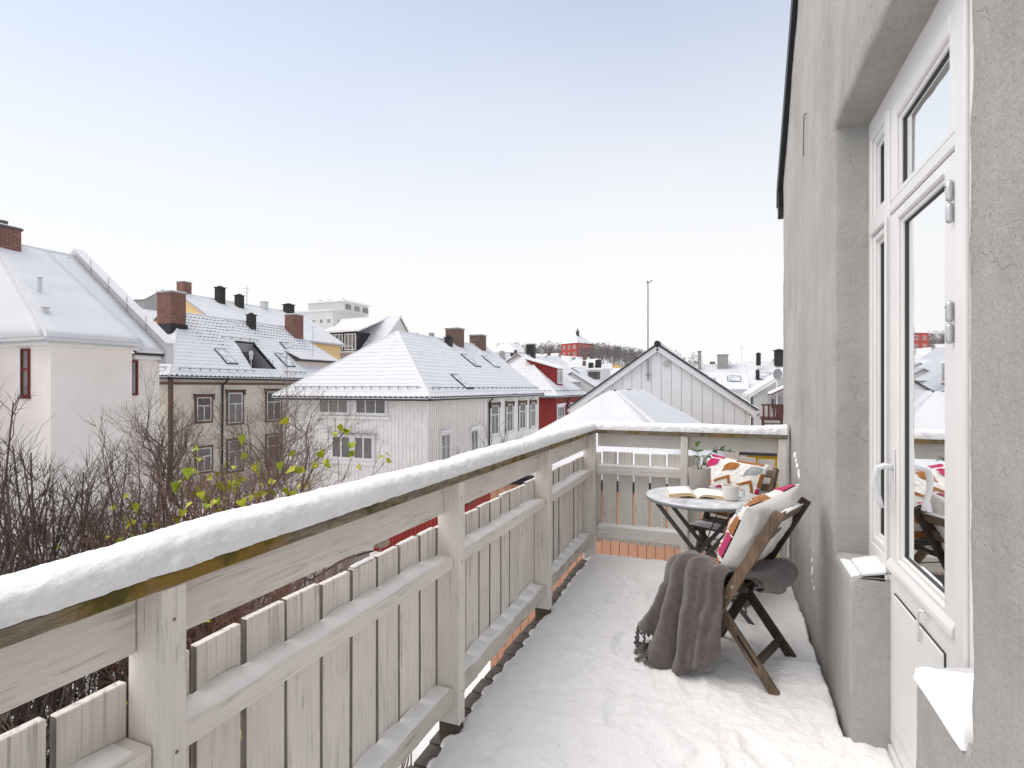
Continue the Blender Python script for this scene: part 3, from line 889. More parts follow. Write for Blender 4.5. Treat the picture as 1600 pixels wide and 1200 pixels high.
# door leaf
DX = FX - 0.008
d0, d1 = DY0 + 0.102, DY1 - 0.001
door = sash('door', d0, d1, 0.045, 2.058, 0.088, DX, home, wb=0.72, wt_=0.040)
pm = MB()
pm.box(DX - 0.008, DX - 0.0005, d0 + 0.075, d1 - 0.075, 0.13, 0.63)
pm.build('panel', 'white_frame', door, local=True, bevel=0.004)
pm = MB(); pm.box(DX - 0.0045, DX - 0.0008, d0 + 0.070, d1 - 0.070, 0.125, 0.635)
pm.build('panel_joint', 'gasket', door, local=True)
pm = MB(); pm.prism([(DX - 0.001, d0, 0.700), (DX - 0.014, d0, 0.708), (DX - 0.014, d0, 0.728), (DX - 0.001, d0, 0.752)], (0, d1 - d0, 0))
pm.build('weather_bar', 'white_frame', door, local=True, bevel=0.003)
pm = MB(); pm.box(DX - 0.006, DX - 0.0002, d1 - 0.075, d1 - 0.045, 0.98, 1.17)
hp = pm.build('handle_plate', 'handle_metal', door, local=True, bevel=0.003)
hm = MB()
hy = d1 - 0.060
hm.tube([(DX - 0.004, hy, 1.10), (DX - 0.035, hy, 1.105), (DX - 0.052, hy + 0.004, 1.095), (DX - 0.060, hy + 0.010, 1.06), (DX - 0.058, hy + 0.012, 1.02), (DX - 0.046, hy + 0.010, 0.97), (DX - 0.038, hy + 0.008, 0.945)], [0.011, 0.011, 0.011, 0.010, 0.009, 0.0085, 0.007], 10, sq=1.15)
hm.build('handle', 'handle_metal', door, local=True, smooth=True)
for zc in (1.58, 1.915):
    hg = MB()
    hy = d0 + 0.012
    for q0, q1 in ((-0.060, -0.003), (0.0, 0.060)):
        prof = [(0.004, zc + q0), (0.0085, zc + q0 + 0.005), (0.0095, zc + q0 + 0.009), (0.0095, zc + q1 - 0.009), (0.0085, zc + q1 - 0.005), (0.004, zc + q1)]
        hg.lathe(prof, 14, (DX - 0.011, hy, 0))
    hg.build('hinge', 'hinge_metal', door, local=True, smooth=True)
    hs = MB(); hs.tube([(DX - 0.0212, hy + 0.002, zc + 0.042), (DX - 0.0195, hy + 0.002, zc + 0.042)], 0.0025, 8)
    hs.build('hinge_screw', 'gasket', door, local=True)
# little cable on the door
cb = MB(); cb.tube([(DX - 0.014, d0 + 0.20, 0.70), (DX - 0.021, d0 + 0.215, 0.70), (DX - 0.022, d0 + 0.235, 0.68), (DX - 0.018, d0 + 0.247, 0.63), (DX - 0.015, d0 + 0.249, 0.59)], 0.004, 8)
cb.build('cable', 'white_frame', door, local=True, smooth=True)
# sill plates with their snow
sp_ = MB(); sp_.prism([(0.605, 2.452, 0.690), (0.505, 2.452, 0.668), (0.505, 2.452, 0.662), (0.605, 2.452, 0.682)], (0, 0.20, 0))
sp_.build('sill_plate', 'sheet_metal', home)
sp_ = MB(); sp_.prism([(0.605, 1.46, 0.690), (0.50, 1.46, 0.668), (0.50, 1.46, 0.662), (0.605, 1.46, 0.682)], (0, 0.24, 0))
sp_.build('sill_plate', 'sheet_metal', home)
def snow_pad(name, x0, x1, y0, y1, z0, h, label, seed, slope=0.0, n=26, skew=0.0):
    P = []
    for i in range(n + 1):
        row = []
        for j in range(n + 1):
            u, w = i / n, j / n
            ed = min(u, 1 - u, w, 1 - w)
            rim = 0.03 * fbm(u * 1.2, w * 1.2, seed, 2)
            uu = 0.5 + (u - 0.5) * (1 + rim * 2); ww = 0.5 + (w - 0.5) * (1 + rim * 2)
            z = h * math.sqrt(max(0.0, 1 - (1 - min(1.0, ed / 0.30)) ** 2)) * (1 + 0.22 * fbm(u * 2, w * 2, seed, 2)) - (0.003 if ed <= 0 else 0)
            x = x0 + (x1 - x0) * uu
            P_ = (x, y0 + (y1 - y0) * ww + skew * (x - x0), z0 + slope * (x - x0) + z)
            row.append(P_)
        P.append(row)
    o = link(name, grid_mesh(name, P, 'snow'))
    return tag(o, label, 'snow')
snow_pad('sill_snow', 0.508, 0.600, 2.462, 2.652, 0.668, 0.016, 'flat pad of snow on the metal sill beside the door handle', 1.0, 0.22)
snow_pad('sill_snow', 0.475, 0.512, 2.475, 2.70, 0.650, 0.014, 'thin strip of snow on the crumbling edge of the sill masonry', 5.0)
snow_pad('sill_snow', 0.466, 0.598, 1.395, 1.705, 0.640, 0.055, 'thick mound of snow on the sill below the door hinges', 9.0, 0.05)

# rusty hook and snow splashes on the wall
hk = MB()
hk.tube([(WX + 0.005, 3.68, 3.06), (WX - 0.012, 3.68, 3.05), (WX - 0.014, 3.68, 2.80)], [0.006, 0.004, 0.003], 8)
tag(hk.build('wall_spike', 'rust', smooth=True), 'rusty iron spike driven into the grey rendered wall', 'hook')
def splat(c, blobs, label, seed):
    m = MB(); r_ = random.Random(seed)
    for (dy, dz, s) in blobs:
        prof = []
        for k in range(7):
            a = math.pi / 2 * k / 6
            prof.append((s * math.cos(a), s * 0.8 * math.sin(a)))
        b0 = len(m.v)
        for (rr, hh) in prof:
            for q in range(12):
                an = 2 * math.pi * q / 12
                r2 = rr * (1 + 0.35 * fbm(math.cos(an) * 1.5 + dy * 50, math.sin(an) * 1.5 + dz * 50, seed, 2))
                m.v.append((WX + 0.006 - hh, c[0] + dy + r2 * math.cos(an), c[1] + dz + r2 * math.sin(an) * 1.2))
        for k in range(6):
            for q in range(12):
                m.f.append((b0 + k * 12 + q, b0 + k * 12 + (q + 1) % 12, b0 + (k + 1) * 12 + (q + 1) % 12, b0 + (k + 1) * 12 + q)); m.m.append(0)
    o = m.build('snow_splash', 'snow', smooth=True)
    tag(o, label, 'snow', kind='stuff')
splat((4.05, 0.86), [(0.16, 0.06, .022), (0.12, 0.03, .016), (0.05, 0.0, .018), (0.09, 0.01, .012), (-0.03, -0.03, .02), (-0.05, -0.05, .017), (0.0, -0.02, .01)], 'small clumps of snow stuck to the wall above the cushions', 3)
r_ = random.Random(5)
splat((3.42, 0.40), [(r_.gauss(0, .03), r_.gauss(0, .10), r_.uniform(.004, .013)) for _ in range(34)], 'tall spatter of snow on the wall beside the chair back', 8)
r_ = random.Random(15)
splat((3.28, 0.20), [(r_.gauss(0, .02), r_.gauss(0, .04), r_.uniform(.003, .007)) for _ in range(10)], 'tiny snow spatter low on the rendered wall', 9)
# ================================================================== furniture
def oriented(rz, loc):
    return Matrix.Translation(loc) @ Matrix.Rotation(rz, 4, 'Z')
def make_chair(label, loc, rz, seat_snow=False):
    """folding bistro chair; local x = forward, y = left, origin between the rear feet"""
    c = thing('folding_chair', label, 'chair', loc, rz, 'folding wooden chairs on the balcony')
    def px(z): return 0.42 - 0.542 * z
    for s in (1, -1):
        yy = 0.205 * s
        m = MB().bar((px(-0.02), yy, -0.02), (px(0.835), yy, 0.835), 0.026, 0.050, (0, 1, 0) if False else (1, 0, 0.542))
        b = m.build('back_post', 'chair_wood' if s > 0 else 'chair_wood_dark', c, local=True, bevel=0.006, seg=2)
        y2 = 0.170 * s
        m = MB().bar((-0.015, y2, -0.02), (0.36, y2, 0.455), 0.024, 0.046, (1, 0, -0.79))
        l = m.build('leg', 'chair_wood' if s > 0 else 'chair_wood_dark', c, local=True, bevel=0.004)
        # routed slot
        m = MB().bar((0.075, y2 + s * 0.0118, 0.10), (0.165, y2 + s * 0.0118, 0.214), 0.002, 0.012, (1, 0, -0.79))
        m.build('slot', 'gutter_dark', l, local=True)
        for zz in (0.40, 0.455):
            m = MB().tube([(px(zz) + 0.0, yy + s * 0.012, zz), (px(zz), yy + s * 0.0155, zz)], 0.006, 10)
            m.build('bolt', 'hinge_metal', b, local=True)
    for k in range(6):
        x = 0.135 + k * 0.056
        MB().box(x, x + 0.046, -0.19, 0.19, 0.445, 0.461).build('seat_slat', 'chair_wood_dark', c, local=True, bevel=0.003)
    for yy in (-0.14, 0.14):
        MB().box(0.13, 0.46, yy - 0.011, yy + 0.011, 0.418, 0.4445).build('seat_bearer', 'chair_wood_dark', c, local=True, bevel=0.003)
    n = Vector((0.879, 0, 0.477)); d = Vector((-0.477, 0, 0.879))
    for zz, w in ((0.795, 0.055), (0.705, 0.050)):
        p = Vector((px(zz), 0, zz))
        m = MB().bar(p + Vector((0, -0.191, 0)), p + Vector((0, 0.191, 0)), 0.016, w, d)
        m.build('back_slat', 'chair_wood', c, local=True, bevel=0.004)
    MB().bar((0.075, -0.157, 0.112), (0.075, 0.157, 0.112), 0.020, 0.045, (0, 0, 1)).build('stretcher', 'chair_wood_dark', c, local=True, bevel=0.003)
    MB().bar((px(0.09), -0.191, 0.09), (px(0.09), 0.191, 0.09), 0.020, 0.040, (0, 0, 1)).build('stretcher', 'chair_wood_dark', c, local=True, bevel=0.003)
    MB().tube([(px(0.33) , -0.20, 0.33), (px(0.33), 0.20, 0.33)], 0.004, 8).build('rod', 'dark_metal', c, local=True)
    return c
C2L, C2A = (0.285, 2.885, 0.0), R(157.8)
C1L, C1A = (0.150, 4.215, 0.0), R(-117.0)
chair_near = make_chair('brown folding chair with a cushion and a grey throw hanging over it', C2L, C2A)
chair_far = make_chair('dark folding chair behind the round table, in the railing corner', C1L, C1A)

# snow lying on the far chair's seat and the near chair's top rail
def pad_local(parent_m, x0, x1, y0, y1, z0, h, label, seed, tilt=None):
    P = []; n = 22
    for i in range(n + 1):
        row = []
        for j in range(n + 1):
            u, w = i / n, j / n
            ed = min(u, 1 - u, w, 1 - w)
            rim = 0.10 * fbm(u * 3, w * 3, seed, 2)
            uu = 0.5 + (u - 0.5) * (1 + rim); ww = 0.5 + (w - 0.5) * (1 + rim * .5)
            z = h * min(1.0, ed / 0.2) ** 0.5 * (0.7 + 0.5 * fbm(u * 4, w * 6, seed, 3))
            row.append(parent_m @ Vector((x0 + (x1 - x0) * uu, y0 + (y1 - y0) * ww, z0 + z)))
        P.append(row)
    tag(link('chair_snow', grid_mesh('chair_snow', P, 'snow')), label, 'snow')
M2 = oriented(C2A, C2L); M1 = oriented(C1A, C1L)
pad_local(M1, 0.33, 0.47, -0.18, 0.18, 0.461, 0.014, 'thin snow along the front of the far chair seat', 3.0)
pad_local(M2, -0.030, -0.004, -0.17, 0.10, 0.815, 0.010, 'snow crust on the top slat of the chair with the throw', 6.0)

# cushions with tufted pattern
def inpoly(x, y, poly):
    c = False; n = len(poly); j = n - 1
    for i in range(n):
        (xi, yi), (xj, yj) = poly[i], poly[j]
        if (yi > y) != (yj > y) and x < (xj - xi) * (y - yi) / (yj - yi) + xi: c = not c
        j = i
    return c
def segd(x, y, a, b):
    ax, ay = a; bx, by = b
    t_ = max(0, min(1, ((x - ax) * (bx - ax) + (y - ay) * (by - ay)) / ((bx - ax) ** 2 + (by - ay) ** 2)))
    return math.hypot(x - ax - t_ * (bx - ax), y - ay - t_ * (by - ay))
def loz(cx, cy, w, h, sk):
    return [(cx - w * .50, cy - h * .42 - sk), (cx - w * .46, cy + h * .10 - sk), (cx - w * .22, cy + h * .42), (cx + w * .10, cy + h * .54), (cx + w * .48, cy + h * .44 + sk * .4), (cx + w * .52, cy + h * .02 + sk), (cx + w * .28, cy - h * .20), (cx - w * .12, cy - h * .34)]
PATTERN = []
for row_, y0 in enumerate((0.815, 0.235)):
    for k, cx in enumerate((0.15, 0.49, 0.84)):
        PATTERN.append(('poly', loz(cx, y0, 0.235, 0.20, 0.025), ((1, 2, 3), (2, 1, 2))[row_][k]))
for cx in (0.14, 0.48, 0.83):
    PATTERN.append(('line', [(cx - 0.16, 0.53), (cx + 0.03, 0.645), (cx + 0.11, 0.45)], 0.022, 2))
    PATTERN.append(('line', [(cx - 0.13, 0.39), (cx - 0.05, 0.45)], 0.030, 1))
    PATTERN.append(('line', [(cx - 0.13, 0.035), (cx + 0.12, 0.055)], 0.045, 2))
PATTERN.append(('line', [(0.985, 0.30), (0.985, 0.55)], 0.03, 1))
PATTERN.append(('line', [(0.985, 0.62), (0.985, 0.80)], 0.03, 2))
PATTERN.append(('line', [(0.985, 0.06), (0.985, 0.20)], 0.03, 2))
PATTERN.append(('line', [(0.10, 0.975), (0.30, 0.97)], 0.03, 1))
PATTERN.append(('line', [(0.55, 0.97), (0.92, 0.975)], 0.028, 2))
def pat(u, v):
    for p in PATTERN:
        if p[0] == 'poly':
            if inpoly(u, v, p[1]): return p[2]
        else:
            for a, b in zip(p[1][:-1], p[1][1:]):
                if segd(u, v, a, b) < p[2]: return p[3]
    return 0
def make_cushion(label, M, W, T, seed, sag=0.0):
    n = 120
    def surf(side):
        P = []
        for i in range(n + 1):
            row = []
            for j in range(n + 1):
                u = i / n; v = j / n
                a, b = 2 * u - 1, 2 * v - 1
                bul = (max(0.0, (1 - abs(a) ** 2.4)) * max(0.0, (1 - abs(b) ** 2.4))) ** 0.52
                pin = 1 - 0.055 * (1 - abs(a) ** 2) * abs(b) ** 2 * 1.0
                pin2 = 1 - 0.055 * (1 - abs(b) ** 2) * abs(a) ** 2
                x = a * W / 2 * pin2; y = b * W / 2 * pin
                wr = 0.010 * fbm(a * 2.1, b * 2.1, seed + side, 3) + 0.004 * fbm(a * 6, b * 6, seed + side * 3, 2)
                rim = min(1.0, min(u, 1 - u, v, 1 - v) / 0.08)
                z = side * (T / 2 * bul) + wr * rim - sag * 0.03 * (b + 1) * rim
                if side > 0:
                    k = pat(u, v)
                    if k: z += 0.007 + 0.0025 * fbm(u * 60, v * 60, 3, 2)
                row.append(M @ Vector((x, y, z)))
            P.append(row)
        return P
    root = thing('cushion', label, 'cushion', M.translation, 0, 'tufted cushions on the chairs')
    f = grid_mesh('front_cover', surf(1), ['cushion_white', 'tuft_pink', 'tuft_orange', 'tuft_grey'], True, lambda i, j: pat((i + .5) / n, (j + .5) / n))
    link('front_cover', f, root)
    link('back_cover', grid_mesh('back_cover', surf(-1), 'cushion_white'), root)
    return root
def frame_from(xa, ya, origin):
    xa = Vector(xa).normalized(); ya = Vector(ya); ya = (ya - xa * ya.dot(xa)).normalized(); za = xa.cross(ya)
    m = Matrix((xa, ya, za)).transposed().to_4x4(); m.translation = origin
    return m
# near cushion: leaning on the chair back, pattern towards the table
ML = frame_from((0.24, 1, -0.16), (-0.477, 0.10, 0.879), Vector((0.135, 0.005, 0.690)))
make_cushion('white cushion with tufted pattern seen from behind, leaning on the chair with the throw', M2 @ ML, 0.455, 0.18, 2.0)
ML = frame_from((0.0, 1, -0.10), (-0.42, 0.08, 0.90), Vector((0.150, -0.045, 0.690)))
make_cushion('white cushion with pink, orange and grey tufts facing the round table', M1 @ ML, 0.44, 0.14, 11.0)

# ------------------------------------------------------------------ throw blanket on the near chair
throw = thing('throw_blanket', 'grey-brown fringed throw draped over the chair seat down to the snow', 'blanket', M2 @ Vector((0.4, 0.1, 0.0)))
def sstep_(a, b, x):
    t_ = max(0.0, min(1.0, (x - a) / (b - a))); return t_ * t_ * (3 - 2 * t_)
RIDGES = [(0.02, .05, .4), (0.13, .045, .9), (0.215, .030, .45), (0.29, .045, 1.15), (0.345, .016, -.45), (0.42, .048, 1.35), (0.485, .020, -1.15), (0.555, .042, 1.15), (0.64, .040, .9), (0.76, .055, 1.0), (0.90, .050, .8)]
def throw_surface():
    NU, NV = 150, 110
    # perimeter of the seat: near side going forwards, round the corner, along the front
    path = [(0.205, 0.230), (0.28, 0.236), (0.36, 0.240), (0.455, 0.222), (0.503, 0.160), (0.515, 0.06), (0.515, -0.06)]
    L = [0]
    for a, b in zip(path[:-1], path[1:]): L.append(L[-1] + math.dist(a, b))
    def at(u):
        s = u * L[-1]
        for k in range(len(path) - 1):
            if s <= L[k + 1] + 1e-9:
                q = (s - L[k]) / (L[k + 1] - L[k])
                p = Vector((path[k][0] + (path[k + 1][0] - path[k][0]) * q, path[k][1] + (path[k + 1][1] - path[k][1]) * q))
                return p
        return Vector(path[-1])
    P = []
    for i in range(NU + 1):
        u = i / NU
        p = at(u)
        p0 = at(max(0, u - .06)); p1 = at(min(1, u + .06))
        tg = (p1 - p0).normalized(); nrm = Vector((tg.y, -tg.x)) * -1.0
        if nrm.dot(p - Vector((0.3, 0.0))) < 0: nrm = -nrm
        inner = Vector((0.14 + 0.24 * u, 0.04 - 0.10 * u))
        # where each strand of cloth ends: the rear edge reaches the snow, the front corner piles up on it
        zend = 0.015 + 0.40 * max(0, 0.30 - u) + 0.105 * sstep_(0.44, 0.52, u)
        top = 0.500 + 0.055 * math.exp(-((u - 0.30) / 0.28) ** 2)
        row = []
        for j in range(NV + 1):
            v = j / NV
            us = u - 0.10 * (v - 0.6) + 0.012 * math.sin(v * 5.2 + 7 * u) + 0.025 * fbm(u * 3, v * 2, 4, 2)
            fold = 0.8 * fbm(us * 5, v * 1.8, 6, 3)
            for (c0, w0, a0) in RIDGES: fold += a0 * math.exp(-((us - c0) / w0) ** 2)
            z1 = top - 0.055
            prof = [(0.0, 0.0, 0.476), (0.25, 0.0, 0.485), (0.55, 0.0, top - 0.015), (0.80, 0.0, top), (0.95, 0.004, top - 0.012), (1.0, 0.020, z1), (1.0, 0.030, z1 - 0.08)]
            sv = v / 0.42 * (len(prof) - 1)
            if v < 0.42:
                k_ = min(int(sv), len(prof) - 2); w_ = sv - k_
                g_ = lambda i_: Vector(prof[max(0, min(len(prof) - 1, i_))])
                a_, b_, c_, d_ = g_(k_ - 1), g_(k_), g_(k_ + 1), g_(k_ + 2)
                e_, off, z = 0.5 * ((2 * b_) + (c_ - a_) * w_ + (2 * a_ - 5 * b_ + 4 * c_ - d_) * w_ * w_ + (3 * b_ - a_ - 3 * c_ + d_) * w_ ** 3)
                am = min(1.0, v / 0.42) ** 1.5
                xy = inner.lerp(p, e_) + nrm * (off + 0.012 * fold * am)
                z += 0.012 * fold * am * (1 - am) * 3
            else:
                q = (v - 0.42) / 0.58
                z0_ = z1 - 0.08
                z = z0_ + (zend - z0_) * q
                flare = 0.030 + (0.03 + 0.085 * math.exp(-((u - 0.62) / 0.25) ** 2)) * q ** 1.15
                off = flare + fold * (0.013 + 0.017 * q ** 0.8)
                xy = p + nrm * off
            wr = 0.004 * fbm(u * 7, v * 7, 3.0, 3)
            row.append(M2 @ Vector((xy.x + wr, xy.y + wr, z + wr)))
        P.append(row)
    return P
TP = throw_surface()
def solid_cloth(name, P, mat, th, parent):
    o = link(name, grid_mesh(name, P, mat), parent)
    m = o.modifiers.new('thickness', 'SOLIDIFY'); m.thickness = th; m.offset = 0
    return o
solid_cloth('drape', TP, 'throw_fabric', 0.007, throw)
# end trailing on the snow
P = []
for i in range(50):
    u = i / 49
    row = []
    for j in range(40):
        v = j / 39
        x = 0.42 + 0.17 * u + 0.03 * math.sin(v * 5)
        y = 0.245 + 0.06 - 0.22 * v + 0.02 * math.sin(u * 6)
        z = 0.018 + 0.045 * (1 - u) ** 1.3 * (0.5 + 0.5 * math.sin(v * 9 + u * 2)) + 0.012 * math.sin(v * 17 + u * 5) * (1 - 0.5 * u) + 0.02 * (1 - u)
        row.append(M2 @ Vector((x, y, z)))
    P.append(row)
solid_cloth('trailing_end', P, 'throw_fabric', 0.007, throw)
# the other end, bunched in a loose fold at the back of the seat
P = []
SEC = [(0.30, 0.476), (0.20, 0.484), (0.12, 0.497), (0.05, 0.510), (0.0, 0.508), (-0.032, 0.488), (-0.042, 0.455), (-0.030, 0.418), (0.005, 0.396), (0.05, 0.395), (0.09, 0.408), (0.10, 0.428), (0.07, 0.440), (0.03, 0.443), (0.01, 0.462), (0.03, 0.482), (0.08, 0.484)]
def sec(q):
    s = q * (len(SEC) - 1); k = min(int(s), len(SEC) - 2); w = s - k
    g = lambda i: Vector(SEC[max(0, min(len(SEC) - 1, i))])
    a_, b_, c_, d_ = g(k - 1), g(k), g(k + 1), g(k + 2)
    return 0.5 * ((2 * b_) + (c_ - a_) * w + (2 * a_ - 5 * b_ + 4 * c_ - d_) * w * w + (3 * b_ - a_ - 3 * c_ + d_) * w ** 3)
for i in range(70):
    u = i / 69
    y = 0.13 - 0.40 * u
    k = 0.22 + 0.62 * math.sin(math.pi * min(1, 0.15 + u * 0.72)) ** 0.8
    row = []
    for j in range(72):
        q = j / 71
        p = sec(q)
        wv = 0.012 * math.sin(u * 9 + q * 7) + 0.008 * math.sin(u * 19 - q * 12) + 0.006 * fbm(u * 8, q * 5, 2, 2)
        x = 0.16 + (p.x - 0.16) * k + wv * (0.3 + q)
        z = 0.475 + (p.y - 0.475) * k * 1.05 + wv * 0.7 * q
        row.append(M2 @ Vector((x, y + 0.02 * math.sin(q * 8 + u * 3), max(z, 0.464) if x > 0.13 and q < 0.3 else z)))
    P.append(row)
solid_cloth('bunched_end', P, 'throw_fabric', 0.007, throw)
# fringe: twisted tassels
def tassel(p, d, L, r):
    m = MB(); pts = []; rad = []
    p = Vector(p); d = Vector(d)
    for k in range(15):
        q = k / 14
        pts.append(p + d * (L * q) + Vector((0.004 * math.sin(q * 26), 0.004 * math.cos(q * 26), 0.006 * math.sin(q * 5))))
        rad.append(r * (1.0 + 0.28 * math.sin(q * 30)) * (1.25 if k > 12 else 1))
    m.tube(pts, rad, 7)
    return m.build('tassel', 'throw_fabric', throw, smooth=True)
r_ = random.Random(21)
for k in range(11):       # along the raised front hem
    u = 0.475 + 0.036 * k
    p = TP[min(149, int(u * 150))][110]
    tassel(p + Vector((0, 0, 0.012)), (r_.uniform(-.25, .1), r_.uniform(-.2, .2), -1), r_.uniform(0.075, 0.10), 0.0062)
for k in range(12):       # lying on the snow
    v = k / 11
    p = M2 @ Vector((0.585 + 0.03 * math.sin(v * 5), 0.30 - 0.22 * v, 0.022))
    dv = (M2.to_3x3() @ Vector((1, r_.uniform(-.6, .5), -0.03)))
    tassel(p, dv, r_.uniform(0.05, 0.085), 0.0062)
for k in range(5):
    p = M2 @ Vector((0.50 + 0.02 * k, 0.315, 0.022))
    tassel(p, M2.to_3x3() @ Vector((r_.uniform(.2, .8), 1, -0.03)), r_.uniform(0.04, 0.06), 0.006)

# ------------------------------------------------------------------ round table
TC = Vector((-0.115, 3.655, 0.0))
table = thing('bistro_table', 'round grey metal folding table dusted with snow', 'table', TC)
TZt = 0.700
MB().lathe([(0.0, -0.012), (0.340, -0.012), (0.354, -0.020), (0.360, -0.016), (0.362, -0.004), (0.358, 0.002), (0.345, 0.003), (0.10, 0.0025), (0.0, 0.003)], 72, (TC.x, TC.y, TZt), close=True).build('table_top', 'table_top', table, smooth=True)
yn, yf = TC.y - 0.20, TC.y + 0.12
for i, yy in enumerate((yn, yf)):
    k = 0.014 if i == 0 else -0.014
    MB().bar((TC.x - 0.265, yy, TZt - 0.022), (TC.x + 0.295, yy, -0.02), 0.012, 0.026, (1, 0, 1)).build('leg', 'dark_metal', table, bevel=0.002)
    MB().bar((TC.x + 0.265, yy + k, TZt - 0.022), (TC.x - 0.295, yy + k, -0.02), 0.012, 0.026, (-1, 0, 1)).build('leg', 'dark_metal', table, bevel=0.002)
    MB().tube([(TC.x + .012, yy - 0.012, 0.345), (TC.x + .012, yy + 0.026, 0.345)] if k > 0 else [(TC.x + .012, yy - 0.026, 0.345), (TC.x + .012, yy + 0.012, 0.345)], 0.006, 8).build('pivot', 'hinge_metal', table)
for q, z0, ss in ((-1, TZt - 0.03, 1), (1, TZt - 0.03, 1), (-1, 0.07, -1), (1, 0.07, -1)):
    xx = TC.x + q * (0.255 if ss > 0 else 0.243)
    MB().tube([(xx, yn, z0), (xx, yf, z0)], 0.006, 8).build('cross_bar', 'dark_metal', table)
MB().tube([(TC.x - 0.02, yn - 0.0, 0.36), (TC.x + 0.08, yn + 0.12, 0.60), (TC.x + 0.12, yn + 0.16, 0.685)], 0.004, 6).build('stay', 'dark_metal', table)

# open book
BR = oriented(R(9), (-0.165, 3.650, TZt + 0.003))
book = thing('open_book', 'open hardback book lying face up on the table', 'book', BR.translation)
def page_block(s):
    """s = -1 left, +1 right; x across, y along the spine"""
    n = 22; top = []; W = 0.168; T = 0.030 if s < 0 else 0.024
    for i in range(n + 1):
        q = i / n
        top.append((s * (0.002 + W * q), 0.006 + T * (1 - (1 - min(1, q / 0.30)) ** 2.2) * (1 - 0.42 * max(0, (q - 0.3) / 0.7) ** 1.6)))
    bot = [(s * (0.002 + (W + 0.004 * 0) * i / n), 0.0045 + 0.006 * 0) for i in range(n + 1)]
    hy = 0.115
    m = MB(); vs = []; fs = []; mi = []
    for (x, z) in top: vs.append((x, -hy, z)); vs.append((x, hy, z))
    b0 = len(vs)
    for (x, z) in bot: vs.append((x, -hy, z)); vs.append((x, hy, z))
    for i in range(n):
        fs.append((2 * i, 2 * i + 2, 2 * i + 3, 2 * i + 1)); mi.append(0)
        fs.append((b0 + 2 * i, b0 + 2 * i + 1, b0 + 2 * i + 3, b0 + 2 * i + 2)); mi.append(1)
        fs.append((2 * i, b0 + 2 * i, b0 + 2 * i + 2, 2 * i + 2)); mi.append(1)
        fs.append((2 * i + 1, 2 * i + 3, b0 + 2 * i + 3, b0 + 2 * i + 1)); mi.append(1)
    fs.append((2 * n, b0 + 2 * n, b0 + 2 * n + 1, 2 * n + 1)); mi.append(1)
    m.v = [tuple(BR @ Vector(p)) for p in vs]; m.f = fs; m.m = mi
    return m.build('pages', ['page_top', 'page_edge'], book)
page_block(-1); page_block(1)
m = MB(); m.v = []
m.box(-0.178, 0.178, -0.121, 0.121, 0.0005, 0.0035)
m.v = [tuple(BR @ Vector(p)) for p in m.v]
m.build('cover', 'book_cover', book)
for s in (-1, 1):          # thin dark plate painting the shade under the arched pages at the spine
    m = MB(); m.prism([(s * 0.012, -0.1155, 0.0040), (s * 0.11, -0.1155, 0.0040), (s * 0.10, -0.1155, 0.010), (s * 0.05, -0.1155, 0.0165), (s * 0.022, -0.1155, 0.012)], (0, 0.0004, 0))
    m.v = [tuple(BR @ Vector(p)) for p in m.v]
    m.build('page_shade', 'gutter_dark', book)

# mug
mc = Vector((0.045, 3.585, TZt + 0.0035))
mug = thing('mug', 'cream stoneware mug standing beside the open book', 'mug', mc)
MB().lathe([(0.0, 0.0), (0.036, 0.0), (0.044, 0.004), (0.0475, 0.014), (0.0485, 0.045), (0.0480, 0.085), (0.0470, 0.090), (0.0450, 0.089), (0.0445, 0.080), (0.0445, 0.070), (0.0, 0.070)], 40, mc, close=True).build('body', 'mug_glaze', mug, smooth=True)
MB().lathe([(0.0, 0.0735), (0.0443, 0.0735)], 30, mc, close=True).build('coffee', 'coffee', mug)
hp_ = []
for k in range(13):
    a = -math.pi / 2 + math.pi * k / 12
    hp_.append(mc + Vector((math.cos(R(5)) * (0.044 + 0.034 * max(0, math.cos(a)) ** 0.6), math.sin(R(5)) * (0.044 + 0.034 * max(0, math.cos(a)) ** .6) , 0.046 + 0.030 * math.sin(a))))
MB().tube(hp_, 0.0062, 10, sq=1.3).build('handle', 'mug_glaze', mug, smooth=True)

# pot plant
pc = Vector((-0.150, 3.905, TZt + 0.0035))
pot = thing('potted_plant', 'young green plant in a greige pot at the back of the table', 'plant', pc)
MB().lathe([(0.0, 0.0), (0.058, 0.0), (0.063, 0.004), (0.076, 0.138), (0.0762, 0.142), (0.0735, 0.143), (0.072, 0.125), (0.0, 0.125)], 44, pc, close=True).build('pot', 'pot_clay', pot, smooth=True)
MB().lathe([(0.0, 0.131), (0.03, 0.129), (0.0728, 0.127)], 30, pc, close=True).build('soil', 'soil', pot)
def leaf_mesh(name, L, W, mat, fold=0.25, curl=0.25):
    n = 8; P = []
    for i in range(n + 1):
        q = i / n
        w = W / 2 * math.sin(math.pi * q ** 0.8) ** 0.9 if 0 < i < n else 0.0006
        z = -curl * L * q * q
        P.append([(L * q, -w, z + fold * w), (L * q, -w * .5, z + fold * w * .35), (L * q, 0, z), (L * q, w * .5, z + fold * w * .35), (L * q, w, z + fold * w)])
    return grid_mesh(name, P, mat)
lf_d = leaf_mesh('leaf', 0.062, 0.030, 'leaf_dark'); lf_l = leaf_mesh('leaf', 0.066, 0.028, 'leaf_light')
